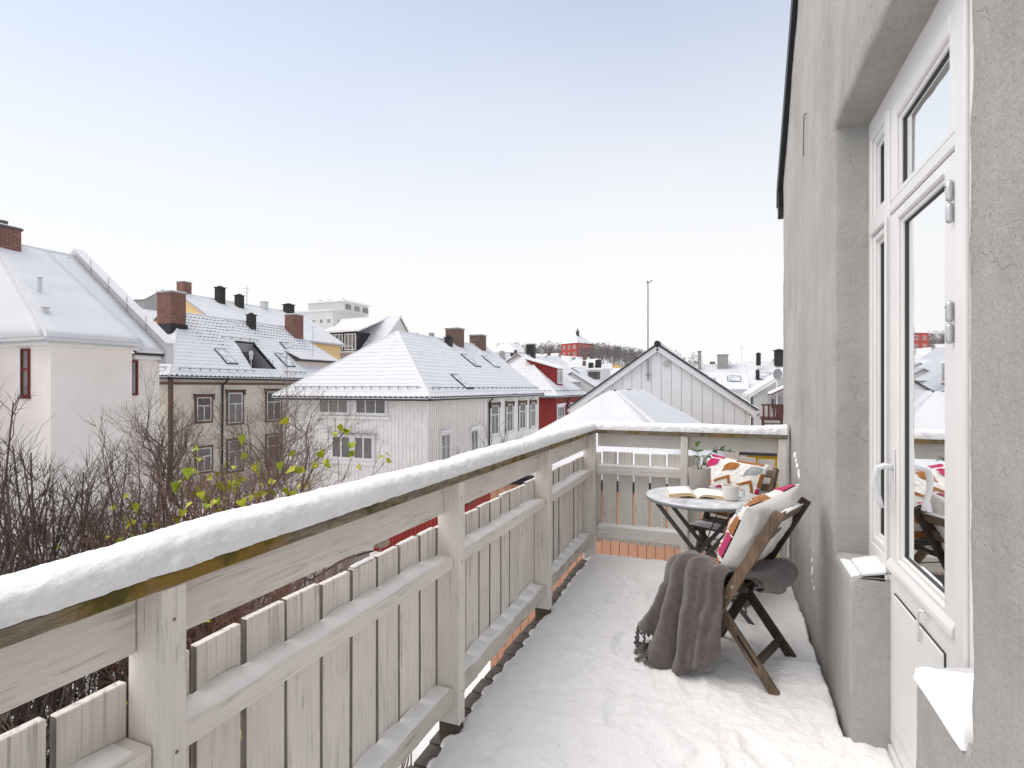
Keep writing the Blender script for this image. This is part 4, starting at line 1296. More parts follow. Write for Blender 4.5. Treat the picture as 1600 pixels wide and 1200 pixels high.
def place_leaf(me, p, d, roll, parent, s=1.0, name='leaf'):
    d = Vector(d).normalized()
    y = Vector((0, 0, 1)).cross(d); y = y.normalized() if y.length > 1e-3 else Vector((0, 1, 0))
    z = d.cross(y)
    m = Matrix((d, y, z)).transposed().to_4x4() @ Matrix.Rotation(roll, 4, 'X') @ Matrix.Scale(s, 4)
    o = bpy.data.objects.new(name, me); col.objects.link(o)
    m.translation = Vector(p)
    o.parent = parent
    o.matrix_parent_inverse = Matrix.Translation(-Vector(parent.location)) if parent.type == 'EMPTY' else Matrix.Identity(4)
    o.matrix_basis = m
    return o
def stem_curve(pts, r):
    MB().tube(pts, [r * (1 - 0.6 * i / (len(pts) - 1)) for i in range(len(pts))], 6).build('stem', 'stem', pot, smooth=True)
s1 = [pc + Vector(v_) for v_ in ((-0.005, 0, 0.125), (-0.010, 0.0, 0.165), (-0.004, 0, 0.21), (-0.012, 0, 0.25), (-0.02, 0, 0.285))]
stem_curve(s1, 0.0035)
for k, (i, d, r0) in enumerate(((4, (-0.25, 0, 1), 0.3), (4, (0.3, -.3, 0.9), -.4), (3, (-0.9, -.3, 0.55), 0.5), (3, (0.7, -.5, 0.5), -.5), (2, (-0.7, -.6, 0.6), 0.3), (2, (0.8, 0.2, .5), 0.1))):
    place_leaf(lf_l, s1[i], d, r0, pot, 0.95)
s2 = [pc + Vector(v_) for v_ in ((0.006, 0, 0.125), (0.022, 0, 0.175), (0.050, 0, 0.225), (0.090, -0.01, 0.262), (0.135, -0.02, 0.276), (0.178, -0.03, 0.272))]
stem_curve(s2, 0.0035)
for k in range(1, 6):
    for s in (-1, 1):
        place_leaf(lf_d, s2[k], (0.55, s * 0.9 - .1, 0.35 if s > 0 else 0.05), -s * 0.5, pot, 1.0 - 0.05 * k)
place_leaf(lf_d, s2[5], (1, -.15, -0.05), 0, pot, 0.9)
place_leaf(lf_d, s2[3], (0.4, -.3, 0.9), 0.3, pot, 0.9)
place_leaf(lf_d, s2[4], (0.7, -.2, 0.8), -0.3, pot, 0.85)
# ================================================================== ground
def sstep(a, b, x):
    t_ = max(0.0, min(1.0, (x - a) / (b - a))); return t_ * t_ * (3 - 2 * t_)
def terrain(x, y):
    d = math.hypot(x, y)
    return -5.0 + 25.0 * sstep(55, 330, d) * (0.42 + 0.58 * sstep(40, -90, x)) + 0.8 * fbm(x * .03, y * .03, 2, 3) * sstep(40, 90, d)
P = []
gx = [-900, -650, -480] + [-400 + 14 * i for i in range(43)] + [260, 400, 650, 900]
gy = [-400, -200, -90] + [-60 + 14 * i for i in range(40)] + [560, 700, 900, 1300]
for x in gx:
    P.append([(x, y, terrain(x, y)) for y in gy])
tag(link('ground', grid_mesh('ground', P, 'snow')), None, None, kind='structure')

# ================================================================== houses
def normal3(a, b, c):
    n = (Vector(b) - Vector(a)).cross(Vector(c) - Vector(a)).normalized()
    return n if n.z > 0 else -n
def lerp(a, b, t_): return Vector(a) + (Vector(b) - Vector(a)) * t_
def sub(pt, u0, u1, v0, v1):
    e0, e1, t1, t0 = [Vector(p) for p in pt]
    f = lambda u, v: lerp(lerp(e0, e1, u), lerp(t0, t1, u), v)
    return (f(u0, v0), f(u1, v0), f(u1, v1), f(u0, v1))
def at_patch(pt, u, v):
    e0, e1, t1, t0 = [Vector(p) for p in pt]
    return lerp(lerp(e0, e1, u), lerp(t0, t1, u), v)
def snow_roof(name, patches, mat, parent, th=0.07, row=0.36, seg=0.5, step=0.035, smooth=False, rels=None):
    vs = []; fs = []; uvs = []; rls = []
    for pi, pt in enumerate(patches):
        e0, e1, t1, t0 = [Vector(p) for p in pt]
        n = normal3(e0, e1, t1 if (t1 - e1).length > 1e-3 else t0)
        ev = (e1 - e0).normalized() if (e1 - e0).length > 1e-3 else (t1 - t0).normalized()
        up = n.cross(ev); up = up if up.z > 0 else -up
        vl = max((t0 - e0).dot(up), (t1 - e1).dot(up))
        ul = max((e1 - e0).length, (t1 - t0).length)
        nr = max(1, round(vl / row)); nu = max(2, min(60, round(ul / seg)))
        r0, r1 = rels[pi] if rels else (0, 1)
        lines = [(0.0, 0.0)]
        for k in range(nr):
            lines.append((k / nr, th + step)); lines.append(((k + 0.94) / nr, th))
        lines.append((1.0, th + step * .3))
        b0 = len(vs)
        for (v, off) in lines:
            for i in range(nu + 3):
                u = max(0, min(1, (i - 1) / nu))
                o_ = 0.0 if i in (0, nu + 2) else off
                p = lerp(lerp(e0, e1, u), lerp(t0, t1, u), v)
                if o_ > 0: o_ += 0.030 * fbm(p.x * 1.3, p.y * 1.3, p.z, 3) + 0.012 * fbm(p.x * 4, p.y * 4, p.z * 4, 2)
                q = p + n * max(o_, 0.0)
                vs.append(q)
                uvs.append(((p - e0).dot(ev), (p - e0).dot(up))); rls.append((u, r0 + (r1 - r0) * v))
        w = nu + 3
        for a in range(len(lines) - 1):
            for i in range(w - 1):
                fs.append((b0 + a * w + i, b0 + a * w + i + 1, b0 + (a + 1) * w + i + 1, b0 + (a + 1) * w + i))
    me = bpy.data.meshes.new(name)
    me.from_pydata([tuple(v) for v in vs], [], fs)
    me.materials.append(MAT[mat])
    for nm, dat in (('UVMap', uvs), ('rel', rls)):
        ly = me.uv_layers.new(name=nm)
        li = [0] * len(me.loops); me.loops.foreach_get('vertex_index', li)
        ly.data.foreach_set('uv', [c for i in li for c in dat[i]])
    if smooth: me.polygons.foreach_set('use_smooth', [True] * len(fs))
    me.update()
    return link(name, me, parent, True)
class House: pass
def house(name, label, x0, x1, y0, y1, zg, ze, zr, axis='y', ends=('hip', 'hip'), hips=None, wall='paint_white', snow='roof_snow_mid', oh=0.35, cat='house', group=None,
          fascia='trim_white', detail=1, rz=0.0, holes=None, th=0.07, gutter=True, wallname='wall', soft=False):
    """rectangular house; ridge along axis; ends = (near, far) along that axis"""
    h = House()
    cx, cy = (x0 + x1) / 2, (y0 + y1) / 2
    h.root = thing(name, label, cat, (cx, cy, zg), rz, group)
    if axis == 'y': a0, a1, b0, b1 = x0, x1, y0, y1; pt = lambda a, b, z: Vector((a, b, z))
    else: a0, a1, b0, b1 = y0, y1, x0, x1; pt = lambda a, b, z: Vector((b, a, z))
    h.pt = pt
    am = (a0 + a1) / 2; half = (a1 - a0) / 2; sl = (zr - ze) / half
    hn, hf = hips or (half, half)
    zb = ze - sl * oh
    rb0 = b0 + hn if ends[0] == 'hip' else b0 - oh * 0.7
    rb1 = b1 - hf if ends[1] == 'hip' else b1 + oh * 0.7
    eb0 = b0 - oh if ends[0] == 'hip' else b0 - oh * 0.7
    eb1 = b1 + oh if ends[1] == 'hip' else b1 + oh * 0.7
    A = {}
    A['plus'] = (pt(a1 + oh, eb0, zb), pt(a1 + oh, eb1, zb), pt(am, rb1, zr), pt(am, rb0, zr))
    A['minus'] = (pt(a0 - oh, eb0, zb), pt(a0 - oh, eb1, zb), pt(am, rb1, zr), pt(am, rb0, zr))
    if ends[0] == 'hip': A['near'] = (pt(a0 - oh, eb0, zb), pt(a1 + oh, eb0, zb), pt(am, rb0, zr), pt(am, rb0, zr))
    if ends[1] == 'hip': A['far'] = (pt(a0 - oh, eb1, zb), pt(a1 + oh, eb1, zb), pt(am, rb1, zr), pt(am, rb1, zr))
    h.A = A; h.ridge = (pt(am, rb0, zr), pt(am, rb1, zr)); h.sl = sl; h.zr = zr; h.ze = ze
    # walls (closed box + gable triangles)
    m = MB(); m.box(x0, x1, y0, y1, zg - 1.0, ze - 0.02)
    for k, (b, s) in enumerate(((b0, 1), (b1, -1))):
        if ends[k] == 'gable':
            d = pt(0, s * 0.2, 0)
            m.prism([pt(a0, b, ze - 0.02), pt(a1, b, ze - 0.02), pt(am, b, zr - 0.05)], d)
    h.wall = m.build(wallname, wall, h.root)
    # tile layer
    m = MB(); pats = []; rels = []
    for key, p in A.items():
        if holes and key in holes:
            u0, u1, v0, v1 = holes[key]
            for q in ((0, u0, 0, 1), (u1, 1, 0, 1), (u0, u1, 0, v0), (u0, u1, v1, 1)):
                pats.append(sub(p, *q)); rels.append((q[2], q[3]))
        else:
            pats.append(p); rels.append((0, 1))
    for p in pats:
        e0, e1, t1, t0 = p
        poly = [e0, e1, t1] + ([t0] if (t1 - t0).length > 1e-3 else [])
        n = normal3(e0, e1, t1 if (t1 - e1).length > 1e-3 else t0)
        m.prism(poly, -n * 0.07)
    h.roof = m.build('roof', 'tile_dark', h.root)
    h.roof.matrix_parent_inverse = Matrix.Translation(-Vector(h.root.location))
    snow_roof('roof_snow', pats, snow, h.roof, th=th, seg=0.45 if detail > 0 else 1.2, rels=rels, row=0.36 if detail > 0 else 0.72, step=0.004 if soft else 0.020, smooth=soft)
    if detail > 0:
        # scalloped tile ends and gutters along the eaves
        for key, p in A.items():
            e0, e1 = p[0], p[1]
            L = (e1 - e0).length; d = (e1 - e0) / L
            n_ = int(L / 0.30)
            if detail > 1:
                mm = MB()
                for i in range(n_):
                    c = e0 + d * (L * (i + .5) / n_)
                    mm.tube([c + Vector((0, 0, 0.01)) - (p[3] - e0).normalized() * 0.05, c + (p[3] - e0).normalized() * 0.12], 0.085, 6)
                eo = mm.build('eave_tiles', 'tile_dark', h.roof, local=True); eo['kind'] = 'stuff'
            if gutter:
                g = MB()
                out = Vector((0, 0, -0.07)) - (lerp(p[3], p[2], .5) - lerp(e0, e1, .5)).normalized() * 0.05
                g.tube([e0 + out, e1 + out], 0.06, 8)
                g.build('gutter', 'black_metal' if detail > 1 else 'trim_grey', h.root)
                g = MB(); o2 = out + Vector((0, 0, 0.055))
                g.bar(e0 + o2, e1 + o2, 0.09, 0.03); g.build('gutter_snow', 'snow', h.root)
        fb = MB()
        for key, p in A.items():
            e0, e1 = p[0], p[1]
            inw = (lerp(p[3], p[2], .5) - lerp(e0, e1, .5)).normalized() * 0.16 + Vector((0, 0, -0.20))
            fb.bar(e0 + inw, e1 + inw, 0.05, 0.16)
        fb.build('fascia', fascia, h.root)
    # ridge tiles / hip tiles with snow
    rdg = MB()
    if (h.ridge[1] - h.ridge[0]).length > 0.1:
        rdg.tube([h.ridge[0] + Vector((0, 0, 0.06)), h.ridge[1] + Vector((0, 0, 0.06))], 0.09, 8)
    if detail > 0:
        for k, key in enumerate(('near', 'far')):
            if key in A:
                for q in (0, 1):
                    rdg.tube([A[key][q] + Vector((0, 0, 0.05)), h.ridge[k] + Vector((0, 0, 0.06))], 0.085, 8)
    if rdg.v and not soft: rdg.build('ridge_cap', 'snow_old', h.roof, local=True)
    for k, (b, s) in enumerate(((b0, -1), (b1, 1))):
        if ends[k] == 'gable' and detail > 0:
            vb = MB()
            for q in (0, 1):
                e_ = (A['minus'], A['plus'])[q]
                p0 = e_[0] if k == 0 else e_[1]; p1 = e_[3] if k == 0 else e_[2]
                off = pt(0, s * 0.02, -0.11)
                vb.bar(p0 + off, p1 + off, 0.04, 0.16, (0, 0, 1))
            vb.build('barge_board', fascia, h.root)
    return h
def chimney(h, x, y, w, d, z0, z1, mat='brick_red', cap='concrete', snow=True):
    m = MB(); m.box(x - w / 2, x + w / 2, y - d / 2, y + d / 2, z0, z1)
    m.build('chimney', mat, h.roof, local=True)
    m = MB(); m.box(x - w / 2 - .05, x + w / 2 + .05, y - d / 2 - .05, y + d / 2 + .05, z1 + .001, z1 + 0.09)
    m.build('chimney_cap', cap, h.roof, local=True)
    if snow:
        m = MB(); m.box(x - w / 2 - .03, x + w / 2 + .03, y - d / 2 - .03, y + d / 2 + .03, z1 + .0905, z1 + 0.14)
        m.build('chimney_snow', 'snow', h.roof, local=True, bevel=0.03)
def vent(h, x, y, z0, z1, r=0.14, mat='paint_black', sq=True):
    m = MB()
    if sq:
        m.box(x - r, x + r, y - r, y + r, z0, z1); m.box(x - r * 1.25, x + r * 1.25, y - r * 1.25, y + r * 1.25, z1 + .002, z1 + 0.06); m.box(x - r * .5, x + r * .5, y - r * .5, y + r * .5, z1 + 0.062, z1 + 0.18)
    else:
        m.tube([(x, y, z0), (x, y, z1)], r, 12); m.tube([(x, y, z1 + 0.03), (x, y, z1 + 0.06), (x, y, z1 + 0.10)], [r * 1.6, r * 1.6, r * .3], 12); m.tube([(x, y, z1 - .01), (x, y, z1 + .05)], r * .4, 8)
    m.build('roof_vent', mat, h.roof, local=True)
def skylight(h, patch, u, v, w, l, open_=0.0):
    p = at_patch(patch, u, v)
    e0, e1, t1, t0 = [Vector(q) for q in patch]
    n = normal3(e0, e1, t1 if (t1 - e1).length > 1e-3 else t0)
    ev = (e1 - e0).normalized(); up = n.cross(ev); up = up if up.z > 0 else -up
    m = MB()
    f = lambda a, b, c: p + ev * a + up * b + n * c
    def bx(a0, a1, b0, b1, c0, c1, mi):
        m.add([f(a0, b0, c0), f(a1, b0, c0), f(a1, b1, c0), f(a0, b1, c0), f(a0, b0, c1), f(a1, b0, c1), f(a1, b1, c1), f(a0, b1, c1)],
              [(0, 3, 2, 1), (4, 5, 6, 7), (0, 1, 5, 4), (1, 2, 6, 5), (2, 3, 7, 6), (3, 0, 4, 7)], mi)
    k = 0.045; c1 = 0.135
    bx(-w / 2, -w / 2 + k, -l / 2, l / 2, 0, c1, 0); bx(w / 2 - k, w / 2, -l / 2, l / 2, 0, c1, 0)
    bx(-w / 2 + k, w / 2 - k, -l / 2, -l / 2 + k, 0, c1, 0); bx(-w / 2 + k, w / 2 - k, l / 2 - k, l / 2, 0, c1 + 0.02, 0)
    bx(-w / 2 + k, w / 2 - k, -l / 2 + k, l / 2 - k, 0.08, c1 + 0.012, 1)
    m.build('skylight', ['black_metal', 'snow_glass'], h.roof, local=True)
t = NT('snow_glass')
t.fin(t.ramp(t.noise(t.coord(), 2.5, 4), [(0.4, (0.42, 0.43, 0.45)), (0.62, (0.80, 0.81, 0.83))]), 0.3, None, 0.5)
def snow_guard(h, patch, u0, u1, v, n=8, mat='dark_metal'):
    m = MB()
    e0, e1, t1, t0 = [Vector(q) for q in patch]
    nn = normal3(e0, e1, t1 if (t1 - e1).length > 1e-3 else t0)
    a, b = at_patch(patch, u0, v), at_patch(patch, u1, v)
    m.tube([a + nn * 0.22, b + nn * 0.22], 0.016, 5)
    for i in range(n + 1):
        p = lerp(a, b, i / n)
        m.tube([p + nn * 0.05, p + nn * 0.24], 0.02, 4)
        up = (Vector(t0) - Vector(e0)).normalized()
        m.tube([p + nn * 0.24, p + nn * 0.1 + up * 0.18], 0.016, 4)
    m.build('snow_guard', mat, h.roof, local=True)
def opening(face, pos):
    """maps (along, depth outwards, z) to the facade"""
    if face == '-y': return lambda a, d, z: (a, pos - d, z)
    if face == '+x': return lambda a, d, z: (pos + d, a, z)
    if face == '-x': return lambda a, d, z: (pos - d, a, z)
    return lambda a, d, z: (a, pos + d, z)
def fbox(m, f, a0, a1, d0, d1, z0, z1, mi=0):
    vs = [f(a0, d0, z0), f(a1, d0, z0), f(a1, d1, z0), f(a0, d1, z0), f(a0, d0, z1), f(a1, d0, z1), f(a1, d1, z1), f(a0, d1, z1)]
    m.add(vs, [(0, 3, 2, 1), (4, 5, 6, 7), (0, 1, 5, 4), (1, 2, 6, 5), (2, 3, 7, 6), (3, 0, 4, 7)], mi)
def window(h, face, pos, a0, a1, z0, z1, nx=2, nz=1, fm='trim_white', casing=None, cw=0.10, hood=None, bar=0.055, split=None, sillsnow=False, pane='window_glass', base=0.0):
    f = opening(face, pos)
    m = MB(); b = base
    fbox(m, f, a0, a0 + bar, b, b + .06, z0, z1); fbox(m, f, a1 - bar, a1, b, b + .06, z0, z1)
    fbox(m, f, a0 + bar, a1 - bar, b, b + .06, z0, z0 + bar); fbox(m, f, a0 + bar, a1 - bar, b, b + .06, z1 - bar, z1)
    zt = z1 - bar
    if split:
        zt = z0 + (z1 - z0) * split
        fbox(m, f, a0 + bar, a1 - bar, b, b + .058, zt, zt + bar)
    for k in range(1, nx):
        c = a0 + (a1 - a0) * k / nx
        fbox(m, f, c - bar / 2, c + bar / 2, b, b + .056, z0 + bar, zt)
    for k in range(1, nz):
        c = z0 + (z1 - z0) * k / nz
        fbox(m, f, a0 + bar, a1 - bar, b, b + .04, c - bar * .3, c + bar * .3)
    w = m.build('window', fm, h.root)
    m = MB(); fbox(m, f, a0 + bar * .5, a1 - bar * .5, b + 0.004, b + 0.018, z0 + bar * .5, z1 - bar * .5)
    m.build('pane', pane, w, local=True)
    if casing:
        m = MB()
        fbox(m, f, a0 - cw, a0 - .001, b, b + .045, z0 - cw, z1 + cw); fbox(m, f, a1 + .001, a1 + cw, b, b + .045, z0 - cw, z1 + cw)
        fbox(m, f, a0, a1, b, b + .045, z0 - cw, z0 - .001); fbox(m, f, a0, a1, b, b + .045, z1 + .001, z1 + cw)
        m.build('casing', casing, w, local=True)
    if hood:
        m = MB(); fbox(m, f, a0 - cw * 1.5, a1 + cw * 1.5, b, b + .16, z1 + cw + .002, z1 + cw + 0.09)
        if hood == 'trim_brown':
            fbox(m, f, a0 - cw * 1.5, a0 - cw * .4, b + .05, b + .13, z1 - 0.15, z1 + cw); fbox(m, f, a1 + cw * .4, a1 + cw * 1.5, b + .05, b + .13, z1 - 0.15, z1 + cw)
        m.build('hood', hood, w, local=True)
        m = MB(); fbox(m, f, a0 - cw * 1.4, a1 + cw * 1.4, b + .01, b + .15, z1 + cw + .093, z1 + cw + 0.13)
        m.build('hood_snow', 'snow', w, local=True)
    if sillsnow:
        m = MB(); fbox(m, f, a0 - cw, a1 + cw, b + .046, b + .11, z0 - cw - .02, z0 - cw + 0.02)
        m.build('sill', 'trim_white', w, local=True)
    return w
def battens(h, face, pos, a0, a1, z0, z1, pitch, w, mat, name='cladding', d=0.022, top=None, seed=1):
    f = opening(face, pos); m = MB(); r_ = random.Random(seed)
    n = int((a1 - a0) / pitch)
    for i in range(n + 1):
        c = a0 + (a1 - a0) * i / n
        zt = z1 if top is None else top(c)
        fbox(m, f, c - w / 2, c + w / 2, 0.0005, d * r_.uniform(.8, 1.2), z0, zt)
    o = m.build(name, mat, h.root); o['kind'] = 'stuff'
    return o
def siding(h, face, pos, a0, a1, z0, z1, pitch, mat, name='cladding'):
    f = opening(face, pos); m = MB(); z = z0
    while z < z1 - 0.01:
        zt = min(z + pitch, z1)
        vs = [f(a0, 0.03, z), f(a1, 0.03, z), f(a1, 0.006, zt), f(a0, 0.006, zt), f(a0, 0.0005, z), f(a1, 0.0005, z)]
        m.add(vs, [(0, 1, 2, 3), (0, 1, 5, 4)])
        z = zt
    o = m.build(name, mat, h.root); o['kind'] = 'stuff'
    return o

# ---- the white clapboard house across the yard
W = house('wooden_house', 'white wooden house with vertical battens, two brick chimneys and a hipped snowy roof', -23.1, -13.83, 23.58, 41.0, -5, 1.18, 4.72, 'y', ('hip', 'gable'), hips=(4.4, 4.4), wall='paint_white', snow='roof_snow_mid', oh=0.40, detail=2)
battens(W, '-y', 23.58, -23.0, -13.93, -5, 1.1, 0.225, 0.05, 'paint_white')
battens(W, '+x', -13.83, 23.68, 30.45, -5, 1.1, 0.225, 0.075, 'paint_cream', d=0.035)
siding(W, '+x', -13.83, 30.62, 40.9, -5, 1.1, 0.16, 'paint_white')
m = MB(); m.box(-13.829, -13.76, 30.46, 30.60, -5, 1.05); m.box(-13.829, -13.77, 40.88, 41.02, -5, 1.05); m.box(-13.90, -13.77, 23.52, 23.66, -5, 1.05)
m.build('corner_board', 'trim_white', W.root)
m = MB(); m.tube([(-13.45, 31.1, 0.98), (-13.45, 31.1, 0.75), (-13.72, 31.1, 0.45), (-13.72, 31.1, -5)], 0.055, 8); m.build('downpipe', 'black_metal', W.root)
for a0, a1 in ((-20.54, -18.61), (-18.12, -16.23)):
    window(W, '-y', 23.58, a0, a1, 0.0, 0.76, 3, 1, 'trim_white', 'trim_white', 0.09, base=0.024)
for a0, a1 in ((-19.70, -18.44), (-18.25, -17.02)):
    window(W, '-y', 23.58, a0, a1, -2.42, -1.2, 2, 1, 'trim_white', 'trim_white', 0.10, base=0.024, bar=0.08)
m = MB(); m.box(-20.0, -16.75, 23.38, 23.53, -1.06, -1.0); m.build('drip_board', 'trim_grey', W.root)
m = MB(); m.box(-20.75, -16.0, 23.49, 23.55, -0.28, -0.14); m.build('drip_board', 'paint_white', W.root)
m = MB(); m.box(-20.3, -16.5, 23.51, 23.55, -2.72, -2.53); m.build('drip_board', 'trim_white', W.root)
window(W, '+x', -13.83, 24.9, 25.9, -2.45, -1.1, 2, 2, 'trim_white', 'paint_cream', 0.08, 'trim_white', base=0.036)
window(W, '+x', -13.83, 28.5, 29.45, -2.45, -1.15, 2, 1, 'trim_white', 'paint_cream', 0.08, 'trim_white', base=0.036)
for k, (a0, a1) in enumerate(((31.45, 32.65), (34.15, 35.25), (36.65, 37.85), (39.1, 40.1))):
    window(W, '+x', -13.83, a0, a1, -1.65, 0.22, 2, 1, 'trim_white', 'trim_white', 0.13, 'trim_brown', base=0.031, split=0.66, sillsnow=True)
    m = MB(); f = opening('+x', -13.83); fbox(m, f, a0 - 0.16, a1 + 0.16, 0.078, 0.10, 0.20, 0.36); m.build('lintel_board', 'trim_brown', W.root)
    m = MB(); fbox(m, f, a0 - 0.19, a0 - 0.132, 0.032, 0.085, -1.75, 0.2); fbox(m, f, a1 + 0.132, a1 + 0.19, 0.032, 0.085, -1.75, 0.2); m.build('shutter_strip', 'trim_brown', W.root)['kind'] = 'stuff'
chimney(W, -18.35, 35.3, 1.05, 0.95, 3.9, 5.62, 'brick_brown')
chimney(W, -18.35, 39.3, 1.05, 0.9, 3.9, 5.50, 'brick_brown')
vent(W, -17.9, 33.5, 3.9, 4.85, 0.22)
pp = W.A['plus']
skylight(W, pp, 0.26, 0.20, 0.95, 1.35); skylight(W, pp, 0.52, 0.60, 1.0, 1.4); skylight(W, pp, 0.76, 0.62, 1.0, 1.4)
snow_guard(W, W.A['near'], 0.08, 0.95, 0.10, 14); snow_guard(W, pp, 0.03, 0.97, 0.09, 24)

# ---- aerial mast on the white house's near eave
def mast(label, x, y, z0, z1, arms, r=0.018, stay=None, name='aerial_mast', mat='grey_metal', group=None):
    root = thing(name, label, 'aerial', (x, y, z0), 0, group)
    MB().tube([(x, y, z0), (x, y, z1)], [r, r * .8], 8).build('pole', mat, root)
    for (dz, L, ang) in arms:
        dx, dy = math.cos(ang) * L / 2, math.sin(ang) * L / 2
        MB().tube([(x - dx, y - dy, z1 - dz), (x + dx, y + dy, z1 - dz)], r * .5, 5).build('arm', mat, root)
    if stay: MB().tube([(x, y, z1 - 0.1), stay], r * .5, 5).build('stay', mat, root)
    return root
mast('thin aerial mast with a stay wire by the white house gutter', -22.3, 23.0, 0.3, 3.4, [(0.02, 0.25, 0.5)], 0.022, (-23.2, 23.4, 1.6))

# ---- pale rendered house on the left
PK = House()
PK.root = thing('rendered_neighbour_house', 'pale pink rendered house with red windows and a white metal gable parapet', 'house', (-26.0, 12.5, -5))
m = MB(); m.box(-32.5, -20.9, 11.1, 13.75, -6, 3.0); m.build('wall', 'render_pink', PK.root)
m = MB(); m.box(-32.4, -21.3, 13.7505, 15.1, -6, 2.72); m.build('wall', 'render_pink', PK.root)
m = MB(); m.box(-32.3, -24.4, 1.0, 11.0995, -6, 3.02); m.build('unseen_shade_wing', 'render_pink', PK.root)  # out-of-view wing, added to shade the wall facing the camera
m = MB(); m.prism([(-24.1, 0.7, 3.03), (-24.1, 0.7, 3.2), (-28.35, 0.7, 5.6), (-32.6, 0.7, 3.2), (-32.6, 0.7, 3.03)], (0, 10.3, 0)); m.build('unseen_shade_wing_roof', 'snow', PK.root)  # roof of that added, unseen wing
RZ, RX = 7.08, -26.7
pats = [((-20.62, 10.82, 3.05), (-20.62, 13.95, 3.05), (RX, 13.95, RZ), (RX, 12.2, RZ)),
        ((-20.95, 13.95, 2.74), (-20.95, 15.05, 2.74), (RX, 15.05, RZ), (RX, 13.95, RZ)),
        ((-32.8, 10.82, 3.05), (-20.62, 10.82, 3.05), (RX, 12.2, RZ), (RX, 12.2, RZ)),
        ((-32.8, 10.82, 3.05), (-32.8, 15.05, 3.05), (RX, 15.05, RZ), (RX, 12.2, RZ))]
pats = [tuple(Vector(q) for q in p) for p in pats]
m = MB()
for p in pats:
    poly = [p[0], p[1], p[2]] + ([p[3]] if (p[2] - p[3]).length > 1e-3 else [])
    m.prism(poly, Vector((0, 0, -0.10)))
PK.roof = m.build('roof', 'tile_dark', PK.root)
snow_roof('roof_snow', pats, 'roof_snow_thick', PK.roof, th=0.12, seg=0.4, step=0.006, smooth=True)
m = MB(); m.tube([(RX, 12.2, RZ + .08), (RX, 15.05, RZ + .08)], 0.10, 8); m.build('ridge_cap', 'snow_old', PK.roof, local=True)
m = MB(); m.box(-32.6, -20.72, 10.92, 13.94, 2.80, 2.96); m.build('cornice', 'trim_white', PK.root, bevel=0.02)
m = MB(); m.box(-32.6, -21.05, 13.96, 15.04, 2.50, 2.66); m.build('cornice', 'trim_white', PK.root, bevel=0.02)
m = MB(); m.tube([(-32.8, 10.78, 3.0), (-20.58, 10.78, 3.0), (-20.58, 13.98, 3.0)], 0.07, 8); m.build('gutter', 'sheet_metal', PK.root)
m = MB(); m.prism([(-20.85, 15.06, 2.35), (-20.85, 15.06, 3.15), (RX, 15.06, RZ + 0.42), (RX - 0.35, 15.06, RZ + 0.25), (RX - .35, 15.06, RZ - 0.3), (RX, 15.06, RZ - 0.25), (-21.3, 15.06, 2.35)], (0, 0.32, 0)); m.build('parapet', 'sheet_metal', PK.root)
m = MB(); m.prism([(-20.78, 15.0, 3.152), (-20.78, 15.0, 3.19), (RX, 15.0, RZ + 0.46), (RX, 15.0, RZ + 0.422)], (0, 0.45, 0)); m.build('parapet_coping', 'trim_white', PK.root)
for k in range(1, 5):
    q = k / 5; x = -20.85 + (RX + 20.85) * q; z = 2.9 + (RZ - 2.75) * q
    m = MB(); m.bar((x, 15.05, z - 0.45), (x - 0.0, 15.05, z + 0.55), 0.03, 0.03); m.build('seam', 'trim_grey', PK.root)
window(PK, '-y', 11.1, -22.50, -22.02, 1.07, 2.72, 1, 1, 'trim_red', None, split=0.55, bar=0.07)
m = MB(); m.box(-22.53, -21.99, 11.02, 11.099, 1.0, 1.065); m.build('window_sill', 'trim_red', PK.root)
m = MB(); f = opening('-y', 11.1); fbox(m, f, -22.75, -22.505, 0.0005, 0.035, 1.0, 2.75); m.build('reveal_panel', 'trim_white', PK.root)
window(PK, '+x', -21.3, 13.92, 14.22, 1.08, 2.45, 1, 1, 'trim_red', None, bar=0.07)
chimney(PK, -26.55, 12.25, 1.0, 1.15, 6.3, 7.62, 'brick_red', 'dark_metal')
m = MB(); m.tube([(-26.4, 12.4, 7.7), (-26.4, 12.4, 7.95)], 0.16, 10); m.build('chimney_pot', 'dark_metal', PK.roof, local=True)
vent(PK, -23.15, 11.95, 4.5, 5.35, 0.07, 'sheet_metal', False); vent(PK, -21.85, 11.45, 3.4, 4.12, 0.09, 'sheet_metal', False)
m = MB(); m.tube([(-21.5, 10.95, 2.75), (-21.5, 10.95, 2.4), (-21.5, 11.04, 2.2), (-21.5, 11.04, -5)], 0.05, 8)

# ---- beige sided house with the big brick chimney
B = house('wooden_house', 'beige clapboard house with a roof terrace cut into snowy tiles and a wide brick chimney', -37.9, -28.7, 21.0, 38.0, -5, 2.36, 6.25, 'y', ('hip', 'hip'), hips=(4.0, 4.0), wall='siding_beige', snow='roof_snow_thin', oh=0.40, detail=2, fascia='trim_brown', holes={'plus': (0.335, 0.455, 0.10, 0.56)})
siding(B, '+x', -28.7, 21.12, 38, -4, 2.25, 0.17, 'siding_beige'); siding(B, '-y', 21.0, -37.9, -28.82, -4, 2.25, 0.17, 'siding_beige')
m = MB(); m.box(-28.83, -28.63, 20.93, 21.10, -5, 2.2); m.build('corner_board', 'trim_brown', B.root)
m = MB(); m.box(-28.699, -28.62, 21.12, 37.9, 1.55, 1.68); m.box(-37.9, -28.85, 20.92, 20.999, 1.55, 1.68); m.build('band_board', 'trim_brown', B.root)
m = MB(); m.tube([(-28.25, 24.3, 2.0), (-28.25, 24.3, 1.8), (-28.58, 24.25, 1.5), (-28.58, 24.2, -5)], 0.06, 8); m.build('downpipe', 'black_metal', B.root)
